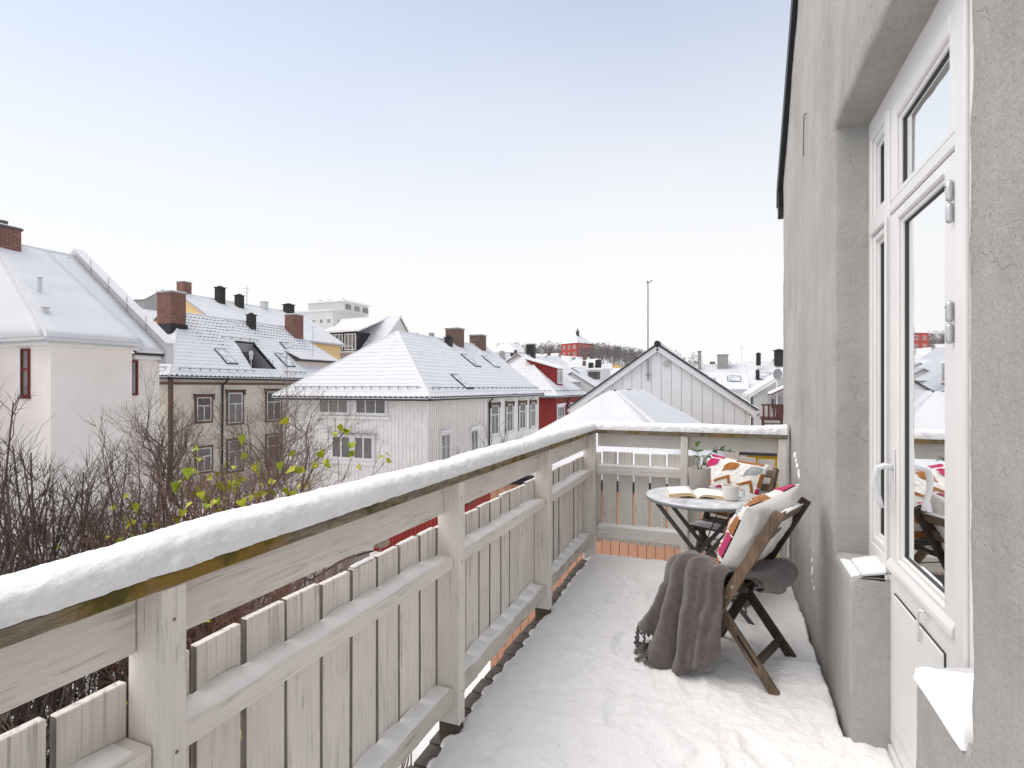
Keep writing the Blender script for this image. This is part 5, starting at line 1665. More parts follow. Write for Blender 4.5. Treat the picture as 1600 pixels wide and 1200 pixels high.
for a0, a1, z0, z1 in ((22.55, 23.5, -0.6, 0.8), (24.7, 25.75, -0.85, 1.05), (27.75, 28.95, -0.85, 1.1), (30.6, 31.7, -0.85, 1.1)):
    window(B, '+x', -28.7, a0, a1, z0, z1, 2, 1, 'trim_white', 'trim_brown', 0.13, 'trim_brown', base=0.031, split=0.62)
    window(B, '+x', -28.7, a0, a1, z0 - 3.0, z1 - 3.0, 2, 1, 'trim_white', 'trim_brown', 0.13, base=0.031, split=0.62)
window(B, '-y', 21.0, -31.6, -30.6, -0.85, 1.05, 2, 1, 'trim_white', 'trim_brown', 0.13, base=0.031)
# roof terrace sunk into the east slope
pp = B.A['plus']
c00, c10, c11, c01 = sub(pp, 0.335, 0.455, 0.10, 0.56)
fz = c00.z + 0.05
m = MB()
m.add([c00, c10, (c11.x, c11.y, fz), (c01.x, c01.y, fz)], [(0, 1, 2, 3)])
m.add([(c01.x, c01.y, fz), (c11.x, c11.y, fz), c11, c01], [(0, 1, 2, 3)])
m.add([c00, (c01.x, c01.y, fz), c01], [(0, 1, 2)]); m.add([c10, (c11.x, c11.y, fz), c11], [(0, 1, 2)])
m.build('roof_terrace', 'grey_metal', B.root)
m = MB(); bw = c11.x + 0.02
for k in range(3):
    y0 = c01.y + 0.25 + k * 0.68; m.box(bw, bw + 0.05, y0, y0 + 0.6, fz + 0.1, fz + 1.35)
m.build('terrace_window', 'window_glass', B.root)
m = MB(); m.bar(c00 + Vector((0, 0, .12)), c10 + Vector((0, 0, .12)), 0.12, 0.16); m.build('terrace_edge', 'snow', B.root)
m = MB(); m.bar(c01 + Vector((0.05, 0, .12)), c11 + Vector((0.05, 0, .12)), 0.2, 0.14); m.bar(c11 + Vector((0, 0, .08)), c10 + Vector((0, 0, .08)), 0.08, 0.16); m.build('terrace_flashing', 'black_metal', B.root)
m = MB()
for k in range(6):
    y0 = c00.y + 0.35 + k * 0.32; m.tube([(c00.x - 0.25, y0, fz), (c00.x - 0.25, y0, fz + 0.8)], 0.015, 5)
m.tube([(c00.x - 0.25, c00.y + .3, fz + .8), (c00.x - .25, c10.y - .3, fz + .8)], 0.02, 5); m.build('terrace_railing', 'dark_metal', B.root)
m = MB(); m.lathe([(0.0, 0), (0.10, 0), (0.12, 0.3), (0.16, 0.34), (0.10, 0.55), (0.0, 0.6)], 12, (c00.x - 0.5, c00.y + 0.35, fz + 0.75), close=True); m.tube([(c00.x - .5, c00.y + .35, fz), (c00.x - .5, c00.y + .35, fz + .76)], 0.03, 6); m.build('terrace_lantern', 'sheet_metal', B.root)
skylight(B, pp, 0.235, 0.30, 0.85, 1.5); skylight(B, pp, 0.565, 0.30, 0.9, 1.5); skylight(B, pp, 0.70, 0.55, 0.9, 1.2)
snow_guard(B, pp, 0.03, 0.33, 0.07, 8); snow_guard(B, pp, 0.49, 0.60, 0.07, 4); snow_guard(B, pp, 0.26, 0.50, 0.62, 4); snow_guard(B, B.A['near'], 0.3, 0.97, 0.08, 8)
chimney(B, -32.45, 23.8, 1.25, 1.0, 4.6, 7.30, 'brick_red'); chimney(B, -32.6, 34.4, 1.05, 0.95, 5.3, 7.22, 'brick_red')
m = MB(); m.box(-33.15, -31.75, 23.22, 24.38, 4.7, 5.35); m.build('chimney_flashing', 'black_metal', B.roof, local=True)
vent(B, -32.7, 30.2, 5.7, 6.75, 0.24)
# low dormer towards the white house
m = MB(); m.box(-32.3, -29.35, 31.6, 35.4, 2.7, 3.35); m.build('dormer', 'siding_beige', B.root)
m = MB(); m.prism([(-29.1, 31.4, 3.36), (-29.1, 35.6, 3.36), (-32.4, 35.6, 4.75), (-32.4, 31.4, 4.75)], (0, 0, 0.12)); m.build('dormer_roof', 'tile_dark', B.roof, local=True)
snow_roof('dormer_snow', [((-29.1, 31.4, 3.485), (-29.1, 35.6, 3.485), (-32.4, 35.6, 4.875), (-32.4, 31.4, 4.875))], 'roof_snow_mid', B.roof, th=0.06)
mast('tall thin aerial mast on the beige house dormer', -29.6, 33.2, 3.3, 6.1, [(0.05, 0.5, 0.3)], 0.02)

# ---- yellow house behind
Y_ = house('plastered_house', 'long yellow plastered house with a plain snowy roof behind the beige house', -54.7, -42.7, 36.8, 52.5, -3, 6.75, 10.4, 'y', ('gable', 'gable'), wall='paint_yellow', snow='roof_snow_thick', oh=0.4, detail=1, fascia='trim_grey')
window(Y_, '+x', -42.7, 48.6, 50.0, 4.3, 5.6, 2, 1, 'trim_white'); window(Y_, '+x', -42.7, 45.0, 46.4, 4.3, 5.6, 2, 1, 'trim_white'); window(Y_, '+x', -42.7, 41.0, 42.4, 4.3, 5.6, 2, 1, 'trim_white')
window(Y_, '-y', 36.8, -46.5, -45.2, 6.0, 7.4, 2, 1, 'trim_white')
chimney(Y_, -49.1, 37.3, 0.9, 0.9, 9.6, 11.6, 'brick_red'); vent(Y_, -48.1, 40.5, 9.6, 11.6, 0.35); vent(Y_, -47.8, 42.6, 9.6, 11.1, 0.33); vent(Y_, -48.2, 50.0, 9.8, 11.2, 0.45)
chimney(Y_, -48.4, 46.5, 0.6, 0.6, 9.9, 11.0, 'sheet_metal', 'sheet_metal')
mast('small far aerial on the yellow house ridge', -48.6, 44.3, 10.4, 12.6, [(0.4, 0.9, 1.2), (0.8, 0.7, 1.2)], 0.03)

# ---- house with dark balcony dormer
D = house('town_house', 'far house with snowy mansard and a black dormer holding white balcony doors', -53.5, -43.4, 60.6, 72.0, -1, 6.2, 11.6, 'x', ('gable', 'gable'), wall='paint_far_white', snow='roof_snow_thick', oh=0.3, detail=1)
m = MB(); m.box(-51.0, -46.2, 60.2, 66.0, 6.3, 8.95); m.build('dormer', 'paint_black', D.root)
m = MB(); m.prism([(-51.6, 59.9, 8.96), (-45.6, 59.9, 8.96), (-45.6, 66.4, 11.35), (-51.6, 66.4, 11.35)], (0, 0, 0.28)); m.build('dormer_snow', 'snow', D.roof, local=True)
for a0 in (-50.4, -48.2):
    window(D, '-y', 60.2, a0, a0 + 1.9, 6.45, 8.7, 3, 1, 'trim_white', bar=0.12)
window(D, '-y', 60.6, -50.3, -48.2, 3.9, 5.6, 2, 1, 'trim_white', bar=0.12); window(D, '-y', 60.6, -47.8, -45.9, 3.9, 5.6, 2, 1, 'trim_white', bar=0.12)
m = MB(); m.box(-51.0, -46.2, 59.3, 59.36, 6.9, 7.0); m.box(-51.0, -46.2, 59.3, 60.6, 6.1, 6.25); m.box(-51, -50.94, 59.3, 59.36, 6.25, 6.9); m.box(-46.26, -46.2, 59.3, 59.36, 6.25, 6.9); m.build('balcony', 'trim_white', D.root)

# ---- red house down the street
Rd = house('wooden_house', 'dark red wooden house with a red wedge dormer beyond the white house', -23.5, -14.5, 48.0, 59.0, -5, 0.85, 4.66, 'y', ('hip', 'hip'), hips=(4.3, 4.3), wall='paint_red', snow='roof_snow_thick', oh=0.35, detail=2)
siding(Rd, '-y', 48.0, -23.5, -14.62, -4, 0.75, 0.2, 'paint_red'); siding(Rd, '+x', -14.5, 48.1, 59, -4, 0.75, 0.2, 'paint_red')
for a0, a1 in ((48.6, 50.9), (53.2, 55.4), (56.6, 58.2)):
    window(Rd, '+x', -14.5, a0, a1, -2.3, -0.45, 4, 2, 'trim_white', 'trim_white', 0.16, 'trim_white', base=0.031)
m = MB(); m.tube([(-14.1, 51.9, 0.5), (-14.35, 51.9, 0.1), (-14.4, 51.9, -5)], 0.07, 8); m.build('downpipe', 'black_metal', Rd.root)
m = MB(); m.prism([(-15.25, 51.0, 1.45), (-15.25, 51.0, 3.25), (-18.6, 51.0, 4.25)], (0, 2.2, 0)); m.build('dormer', 'paint_red', Rd.root)
m = MB(); m.prism([(-15.0, 50.8, 3.22), (-15.0, 50.8, 3.42), (-18.7, 50.8, 4.50), (-18.7, 50.8, 4.30)], (0, 2.6, 0)); m.build('dormer_snow', 'snow', Rd.roof, local=True)
window(Rd, '+x', -15.25, 51.2, 53.0, 1.75, 3.15, 3, 1, 'trim_white', bar=0.12)
chimney(Rd, -19.0, 54.0, 0.8, 0.8, 4.2, 5.9, 'paint_black', 'concrete')
vent(Rd, -21.0, 50.5, 2.6, 3.3, 0.14)
snow_guard(Rd, Rd.A['plus'], 0.04, 0.96, 0.09, 16); snow_guard(Rd, Rd.A['near'], 0.5, 0.95, 0.09, 8)

# ---- grey boarded gable
G = house('boarded_gable_house', 'light grey house gable of wide vertical boards with a black roof edge', -4.83, 0.80, 18.5, 27.0, -5, 0.78, 2.80, 'y', ('gable', 'gable'), wall='paint_grey', snow='roof_snow_mid', oh=0.18, detail=1, fascia='paint_grey', gutter=True)
x = -4.80; k = 0
while x < 0.79:
    w_ = min(0.318, 0.795 - x)
    def zt(xx): return 2.80 - (2.02 / 2.815) * abs(xx + 2.015) - 0.10
    a_, b_ = x + 0.006, x + w_ - 0.006
    poly = [(a_, 18.498, -5), (b_, 18.498, -5), (b_, 18.498, zt(b_))] + ([(-2.015, 18.498, zt(-2.015))] if a_ < -2.015 < b_ else []) + [(a_, 18.498, zt(a_))]
    m = MB(); m.prism(poly, (0, -0.028, 0)); m.build('board', 'paint_grey', G.wall, local=True)
    x += 0.322
for s in (-1, 1):
    e = G.A['plus' if s > 0 else 'minus']
    p0, p1 = e[0], e[3]
    m = MB(); m.bar(p0 + Vector((s * 0.06, -0.06, 0.03)), p1 + Vector((0, -0.06, 0.03)), 0.07, 0.045); m.build('verge_strip', 'black_metal', G.roof, local=True)
m = MB(); m.tube([(-2.015, 18.25, 2.84), (-2.015, 18.6, 2.84)], 0.10, 10); m.build('ridge_end', 'black_metal', G.roof, local=True)
m = MB(); m.tube([(-1.73, 18.47, 2.18), (-1.73, 18.43, 2.18)], 0.11, 16); m.build('vent_cover', 'trim_grey', G.root)
ma = mast('tall thin aerial pole fixed to the grey boarded gable', -2.33, 18.42, 1.62, 4.90, [], 0.026)
MB().tube([(-2.33, 18.42, 4.88), (-2.18, 18.40, 4.98)], 0.02, 6).build('arm', 'grey_metal', ma)
MB().tube([(-2.33, 18.42, 4.86), (-2.36, 18.42, 4.96)], 0.03, 6).build('arm', 'grey_metal', ma)
MB().box(-2.40, -2.26, 18.425, 18.469, 1.78, 1.84).build('bracket', 'grey_metal', ma)

# ---- peach house just below the end of the balcony
Pe = house('boarded_house', 'peach vertical-boarded low house with a smooth snowy hip roof below the balcony', -3.95, -0.25, 9.0, 17.0, -5, 0.02, 1.26, 'y', ('hip', 'hip'), hips=(2.1, 2.1), wall='paint_peach', snow='roof_snow_thick', oh=0.22, detail=1, th=0.10, fascia='paint_black', gutter=False, soft=True)
x = -3.94
while x < -0.27:
    m = MB(); m.box(x + 0.004, x + 0.141, 8.972, 8.9995, -5, -0.06); m.build('board', 'paint_peach', Pe.wall, local=True)
    x += 0.1465
# ---- ochre boarded shed behind the right end of the railing
Oc = house('ochre_house', 'ochre yellow low house glimpsed between the end railing boards', 0.42, 6.5, 13.0, 16.4, -5, -0.02, 0.12, 'x', ('gable', 'gable'), wall='paint_ochre', snow='roof_snow_thick', oh=0.1, detail=0, gutter=False)
m = MB(); m.box(0.36, 0.50, 12.95, 12.998, -5, 0.0); m.build('corner_board', 'trim_white', Oc.root)
# ---- red shed and fence in the yard
Sh = house('red_shed', 'barn red board shed with a snowy roof in the yard', -13.6, -8.6, 17.6, 21.0, -5, -2.75, -2.55, 'x', ('gable', 'gable'), wall='paint_barn_red', snow='roof_snow_thick', oh=0.12, detail=0, gutter=False)
x = -13.58
while x < -8.63:
    m = MB(); m.box(x + 0.012, x + 0.148, 17.572, 17.5995, -5, -2.76); m.build('board', 'paint_barn_red', Sh.wall, local=True)
    x += 0.168
y = 17.62
while y < 20.9:
    m = MB(); m.box(-8.5995, -8.572, y + 0.012, y + 0.148, -5, -2.76); m.build('board', 'paint_barn_red', Sh.wall, local=True)
    y += 0.168
par = thing('closed_parasol', 'beige closed parasol standing in front of the red shed', 'parasol', (-11.2, 15.9, -5))
MB().tube([(-11.2, 15.9, -5), (-11.2, 15.9, -2.55)], 0.025, 8).build('pole', 'grey_metal', par)
mb = MB(); n = 16; rings = [(-2.6, 0.03), (-2.75, 0.09), (-3.2, 0.17), (-3.7, 0.24), (-4.15, 0.30), (-4.2, 0.27)]
for (z, r) in rings:
    for j in range(n):
        a = 2 * math.pi * j / n; rr = r * (1.15 if j % 2 else 0.75)
        mb.v.append((-11.2 + rr * math.cos(a), 15.9 + rr * math.sin(a), z + (0.06 if j % 2 and z < -4 else 0)))
for i in range(len(rings) - 1):
    for j in range(n):
        mb.f.append((i * n + j, i * n + (j + 1) % n, (i + 1) * n + (j + 1) % n, (i + 1) * n + j)); mb.m.append(0)
mb.build('canopy', 'parasol_cloth', par, smooth=True)
MB().lathe([(0.0, 0), (0.28, 0), (0.28, 0.06), (0.05, 0.1), (0, 0.1)], 16, (-11.2, 15.9, -5.01), close=True).build('base', 'concrete', par)
fe = thing('picket_fence', 'dark grey picket fence with a snowy top rail behind the red shed', 'fence', (-8.0, 23.0, -5))
for k in range(30):
    x = -11.0 + k * 0.22
    MB().box(x, x + 0.13, 22.98, 23.0, -5, -2.55 + 0.02 * (k % 3)).build('picket', 'concrete', fe)
MB().box(-11.1, -4.3, 23.001, 23.06, -2.85, -2.75).build('rail', 'concrete', fe)
MB().box(-11.1, -4.3, 23.001, 23.06, -4.4, -4.3).build('rail', 'concrete', fe)
# garden bed with snow: a low flat shed roof between shrubs and shed
Lo = house('garden_shed', 'low flat garden shed under a thick slab of snow', -15.2, -10.4, 11.6, 14.2, -5, -3.75, -3.60, 'x', ('gable', 'gable'), wall='concrete', snow='roof_snow_thick', oh=0.1, detail=0, th=0.2, gutter=False, cat='shed')

# ---- houses to the right of the grey gable
R3 = house('side_house', 'white rendered house with a brown wooden balcony stair beside our wall', 1.75, 8.0, 37.0, 46.0, -5, 1.05, 3.2, 'y', ('gable', 'gable'), wall='paint_far_white', snow='roof_snow_mid', oh=0.25, detail=1)
window(R3, '-y', 37.0, 2.75, 3.25, 0.0, 0.75, 2, 1, 'trim_white', 'trim_grey', 0.06)
m = MB(); m.tube([(1.70, 36.95, 1.0), (1.70, 36.95, -5)], 0.05, 8); m.build('downpipe', 'black_metal', R3.root)
bs = thing('balcony_stair', 'dark brown wooden balcony with railings and stair on the white house', 'balcony', (2.8, 35.6, -5))
MB().box(2.15, 4.6, 35.0, 36.9, -0.55, -0.42).build('platform', 'stair_brown', bs)
for k in range(9):
    x = 2.2 + k * 0.28
    MB().box(x, x + 0.10, 35.0, 35.05, -0.42, 0.30).build('baluster', 'stair_brown', bs)
MB().box(2.12, 4.6, 34.97, 35.08, 0.30, 0.40).build('handrail', 'stair_brown', bs)
MB().box(2.9, 4.6, 34.96, 34.99, -0.42, 0.30).build('panel', 'stair_brown', bs)
for x in (2.15, 3.2, 4.4): MB().box(x, x + 0.12, 35.02, 35.14, -5, 2.0 if x > 4 else -0.42).build('post', 'stair_brown', bs)
for k in range(9): MB().box(2.3, 3.1, 34.4 + k * 0.05, 34.65 + k * 0.05, -2.6 + k * 0.23, -2.55 + k * 0.23).build('tread', 'stair_brown', bs)
MB().bar((2.25, 34.4, -2.7), (2.25, 34.9, -0.5), 0.06, 0.2).build('stringer', 'stair_brown', bs)
MB().bar((3.15, 34.4, -2.7), (3.15, 34.9, -0.5), 0.06, 0.2).build('stringer', 'stair_brown', bs)
MB().prism([(2.6, 34.6, 1.0), (4.8, 34.6, 2.1), (4.8, 34.6, 2.2), (2.6, 34.6, 1.1)], (0, 2.2, 0)).build('canopy', 'snow', bs)
MB().prism([(2.6, 34.58, 0.92), (4.8, 34.58, 2.02), (4.8, 34.58, 2.095), (2.6, 34.58, 0.995)], (0, 2.2, 0)).build('canopy_board', 'stair_brown', bs)
ds = thing('satellite_dish', 'grey satellite dish on a white pole by the brown balcony', 'dish', (2.95, 34.9, 0.4))
MB().tube([(2.95, 34.9, 0.4), (2.95, 34.9, 2.0)], 0.035, 8).build('pole', 'trim_white', ds)
mb = MB()
for (r, d) in ((0.0, 0.0), (0.15, 0.02), (0.30, 0.075), (0.33, 0.09)):
    for j in range(20):
        a = 2 * math.pi * j / 20; mb.v.append((2.98 + r * math.cos(a) * 0.75, 34.85 - d, 2.15 + r * math.sin(a)))
for i in range(3):
    for j in range(20): mb.f.append((i * 20 + j, i * 20 + (j + 1) % 20, (i + 1) * 20 + (j + 1) % 20, (i + 1) * 20 + j)); mb.m.append(0)
mb.build('bowl', 'grey_metal', ds, smooth=True)
R1 = house('row_house', 'far white row house with a grey concrete chimney on its snowy roof', -7.0, 2.3, 58.4, 70.5, -5, 1.25, 3.85, 'x', ('gable', 'gable'), wall='paint_far_white', snow='roof_snow_thin', oh=0.2, detail=1)
chimney(R1, 0.0, 63.6, 1.1, 1.0, 3.0, 4.9, 'concrete'); chimney(R1, -2.4, 63.2, 0.35, 0.35, 3, 5.3, 'concrete', 'dark_metal')
skylight(R1, R1.A['minus'], 0.86, 0.38, 1.3, 1.5); skylight(R1, R1.A['minus'], 0.6, 0.3, 1.3, 1.5)
R2 = house('row_house', 'far snowy roofed house with twin skylights and black vents', 2.5, 13.0, 67.6, 78.0, -5, 1.4, 4.4, 'x', ('gable', 'gable'), wall='paint_far_white', snow='roof_snow_thick', oh=0.2, detail=1)
skylight(R2, R2.A['minus'], 0.20, 0.42, 1.3, 1.7); skylight(R2, R2.A['minus'], 0.33, 0.42, 1.3, 1.7)
vent(R2, 4.0, 71.0, 4.0, 5.4, 0.25); vent(R2, 6.3, 72.0, 4.0, 5.8, 0.5); vent(R2, 3.8, 69.0, 2.3, 3.3, 0.2)
mast('distant white aerial behind the far row houses', 2.0, 66.5, 3.8, 6.2, [(0.1, 0.7, 0.2), (0.4, 0.5, 0.2)], 0.04, None, 'aerial_mast', 'trim_white')

# ---- blocks and houses far up the slope
def block(name, label, x0, x1, y0, y1, zg, zt, wall, cols, rows, wz0, fl, ww, wh, cat='apartment block', roof='flat', rz=0, colsx=0, bandmat=None):
    h = House(); h.root = thing(name, label, cat, ((x0 + x1) / 2, (y0 + y1) / 2, zg), rz)
    m = MB(); m.box(x0, x1, y0, y1, zg - 3, zt); h.wall = m.build('wall', wall, h.root)
    if roof == 'flat':
        m = MB(); m.box(x0 - .3, x1 + .3, y0 - .3, y1 + .3, zt + .01, zt + .5); h.roof = m.build('roof', 'snow_old', h.root)
    else:
        zr = roof; xm, ym = (x0 + x1) / 2, (y0 + y1) / 2; L = (x1 - x0) / 2; Dp = (y1 - y0) / 2; hp = min(L, Dp) * 0.95
        if L > Dp: r0, r1 = (x0 + hp, ym, zr), (x1 - hp, ym, zr)
        else: r0, r1 = (xm, y0 + hp, zr), (xm, y1 - hp, zr)
        c = [(x0 - .5, y0 - .5, zt), (x1 + .5, y0 - .5, zt), (x1 + .5, y1 + .5, zt), (x0 - .5, y1 + .5, zt)]
        m = MB()
        if L > Dp: m.add(c + [r0, r1], [(0, 1, 5, 4), (1, 2, 5), (2, 3, 4, 5), (3, 0, 4), (0, 3, 2, 1)])
        else: m.add(c + [r0, r1], [(0, 1, 4), (1, 2, 5, 4), (2, 3, 5), (3, 0, 4, 5), (0, 3, 2, 1)])
        h.roof = m.build('roof', 'snow_old', h.root)
    for r in range(rows):
        for k in range(cols):
            c_ = x0 + (x1 - x0) * (k + .5) / cols
            window(h, '-y', y0, c_ - ww / 2, c_ + ww / 2, wz0 + r * fl, wz0 + r * fl + wh, 2, 1, 'trim_white', bar=0.12)
        for k in range(colsx):
            c_ = y0 + (y1 - y0) * (k + .5) / colsx
            window(h, '+x', x1, c_ - ww / 2, c_ + ww / 2, wz0 + r * fl, wz0 + r * fl + wh, 2, 1, 'trim_white', bar=0.12)
    return h
ap = block('apartment_block', 'white modern apartment block with a set-back penthouse high on the slope', -117, -103.5, 124, 140, 8, 23.2, 'paint_far_white', 5, 2, 16.5, 3.2, 1.2, 1.3, colsx=3)
m = MB(); m.box(-114.5, -101.5, 126.5, 138, 23.5, 26.2); m.build('penthouse', 'paint_far_white', ap.root)
m = MB(); m.box(-115.1, -100.9, 125.9, 138.6, 26.21, 26.6); m.build('penthouse_roof', 'snow', ap.root)
for yy in (127, 131, 135): window(ap, '+x', -101.5, yy, yy + 2.6, 23.9, 25.6, 2, 1, 'trim_grey', bar=0.15)
for xx in (-113.5, -110, -105): m = MB(); m.box(xx, xx + .5, 130, 130.5, 26.61, 27.6); m.build('roof_vent', 'paint_black', ap.root)
block('apartment_block', 'pale long apartment house with dormers behind the brick chimneys', -83, -70, 184, 205, 0, 14.3, 'paint_far_white', 6, 2, 8.6, 3.0, 1.1, 1.4, roof=18.6, colsx=8)
rt = block('red_hilltop_building', 'bright red tall building with a snowy pyramid roof on the wooded hill', -83.0, -71.0, 292, 306, 12, 26.0, 'paint_far_red', 3, 3, 15.0, 3.9, 1.4, 2.0, cat='building', roof=31.0, rz=R(-28))
for r in range(4):
    m = MB(); m.box(-70.999, -70.85, 293.0, 305.0, 14.0 + r * 3.2, 15.4 + r * 3.2); m.build('window_band', 'paint_far_rose', rt.root)
m = MB(); m.lathe([(0.0, 0), (1.0, 0), (1.0, 2.6), (1.35, 2.7), (0.5, 3.6), (0.18, 5.0), (0.0, 5.1)], 10, (-77.0, 299, 30.0), close=True); m.build('cupola', 'dark_metal', rt.root)

def small(label, px, w, d, ze, zr, axis, rz, wall, snow='roof_snow_thick', ch=None, name='hillside_house'):
    x, y = px
    h = house(name, label, x - w / 2, x + w / 2, y - d / 2, y + d / 2, terrain(x, y), ze, zr, axis, ('gable', 'gable'), wall=wall, snow=snow, oh=0.3, detail=0, rz=R(rz), group='houses on the far slope')
    if ch:
        for (dx, dy, w_, zt, mt) in ch:
            m = MB(); m.box(x + dx - w_ / 2, x + dx + w_ / 2, y + dy - w_ / 2, y + dy + w_ / 2, zr - 1.5, zt); m.build('chimney', mt, h.roof, local=True)
    return h
h = small('far house with dark chimney just above the white house hip', (-66, 100), 9, 9, 10.2, 13.2, 'x', 8, 'paint_far_white', ch=[(-2.5, 0, 1.3, 14.8, 'paint_black'), (1.5, 0.5, .8, 14.6, 'paint_black')])
h = small('far flat-looking snowy roof right of the white house hip', (-61, 106), 9, 8, 9.6, 12.6, 'x', -6, 'paint_far_white', ch=[(0, 0, .9, 13.6, 'concrete')])
h = small('small snow-covered house below the pale apartment house', (-46, 108), 10, 8, 4.5, 8.2, 'x', 10, 'paint_far_white', ch=[(1.5, -1, 1, 9.2, 'concrete'), (-2, 0, .8, 8.9, 'paint_black'), (3.5, 0, .6, 8.8, 'paint_black')])
window(h, '-y', 104, -49, -47.5, 3.0, 4.4, 2, 1, 'trim_white', bar=.1); window(h, '-y', 104, -45.5, -44, 3.0, 4.4, 2, 1, 'trim_white', bar=.1)
h = small('plain snowy gable roof rising behind the red house', (-23.5, 70), 11, 16, 2.2, 5.5, 'y', 0, 'paint_far_white', ch=[(-1.5, 0, .9, 6.9, 'concrete')])
h = small('far snowy roof with a white dormer left of the grey gable', (-21.8, 92), 12, 12, 1.2, 4.6, 'y', -12, 'paint_far_white', ch=[(1, 2, .8, 6.2, 'paint_black')])
m = MB(); m.box(-19.5, -16.8, 86.5, 90, 2.0, 4.2); m.build('dormer', 'trim_white', h.root); m = MB(); m.box(-19.8, -16.5, 86.2, 90.3, 4.21, 4.5); m.build('dormer_snow', 'snow', h.root)
m = MB(); m.box(-19.2, -17.1, 86.44, 86.499, 2.7, 3.9); m.build('dormer_window', 'window_glass', h.root)
h = small('low snowy house roof by the foot of the grey gable slope', (-19.5, 76), 9, 12, 0.6, 3.4, 'y', 6, 'paint_far_white', 'roof_snow_mid')
h = small('distant white house among bare trees near the red building', (-38, 165), 12, 10, 5.2, 8.6, 'x', 15, 'paint_far_white', ch=[(2, 0, 1.2, 10, 'concrete')])
h = small('distant snowy house below the red hilltop building', (-50, 200), 16, 12, 7.5, 11.2, 'x', 5, 'paint_far_white', ch=[(-3, 0, 1.4, 12.8, 'concrete'), (4, 0, 1.2, 12.6, 'paint_black')])
h = small('distant snow-roofed house beyond the grey gable ridge', (-26, 150), 14, 10, 3.4, 6.6, 'x', -8, 'paint_far_white', ch=[(3, 0, 1.5, 8.4, 'concrete')])
h = small('far dark-eaved house showing right of the grey gable ridge', (-4.5, 92), 10, 9, 2.0, 4.6, 'x', 4, 'trim_grey', 'roof_snow_mid', ch=[(-1.5, 0, .6, 6.2, 'concrete'), (0.6, 0, 1, 5.6, 'concrete'), (3, .5, .8, 5.5, 'brick_brown')])
h = small('snowy roof with a skylight behind the pale house parapet', (-63, 44), 10, 14, 7.2, 10.4, 'y', 0, 'paint_far_white')
skylight(h, h.A['plus'], 0.35, 0.5, 1.4, 1.6)
h = small('distant low building on the crest behind the pale house', (-118, 78), 14, 9, 19.5, 22.2, 'x', 12, 'concrete')
h = small('far small house on the slope between the chimneys', (-85, 118), 12, 9, 13.5, 17.2, 'x', 0, 'paint_far_white', ch=[(2, 0, 1.2, 18.5, 'paint_black')])
h = small('distant right-hand house roof along the skyline', (14, 120), 20, 12, 2.2, 5.6, 'x', 6, 'paint_far_white', ch=[(-4, 0, 1.3, 7.0, 'concrete'), (3, 0, 1.2, 6.8, 'paint_black')])

rr = random.Random(19)
for k, (x, y, w_) in enumerate(((-78, 112, 9), (-72, 118, 10), (-60, 122, 8), (-56, 128, 9), (-68, 140, 11), (-88, 150, 12), (-58, 150, 10), (-66, 170, 12), (-60, 185, 11), (-54, 176, 9), (-44, 182, 10), (-36, 140, 9), (-30, 128, 8), (-33, 178, 10), (-22, 172, 9), (-14, 140, 9), (-8, 128, 8), (2, 136, 9), (6, 108, 8))):
    z = terrain(x, y)
    wl, wn = rr.choice([('paint_far_white', 'white'), ('paint_yellow', 'yellow'), ('siding_beige', 'beige'), ('trim_grey', 'light grey'), ('concrete', 'dark grey')])
    cm_, cn = rr.choice([('brick_brown', 'brown brick'), ('concrete', 'grey'), ('paint_black', 'black')])
    win = k % 2 == 0
    hh = small('small %s house far up the hillside, %s chimney, %s' % (wn, cn, 'two windows' if win else 'blank front'), (x, y), w_, w_ * .8, z + rr.uniform(3.5, 5), z + rr.uniform(6.2, 7.6), rr.choice('xy'), rr.uniform(-25, 25), wl, ch=[(rr.uniform(-2, 2), 0, rr.uniform(.7, 1.1), z + 8.6, cm_)])
    if win:
        for q in (-.25, .25): window(hh, '-y', y - w_ * .4, x + q * w_ - .6, x + q * w_ + .6, z + 1.6, z + 3.0, 2, 1, 'trim_white', bar=.1)
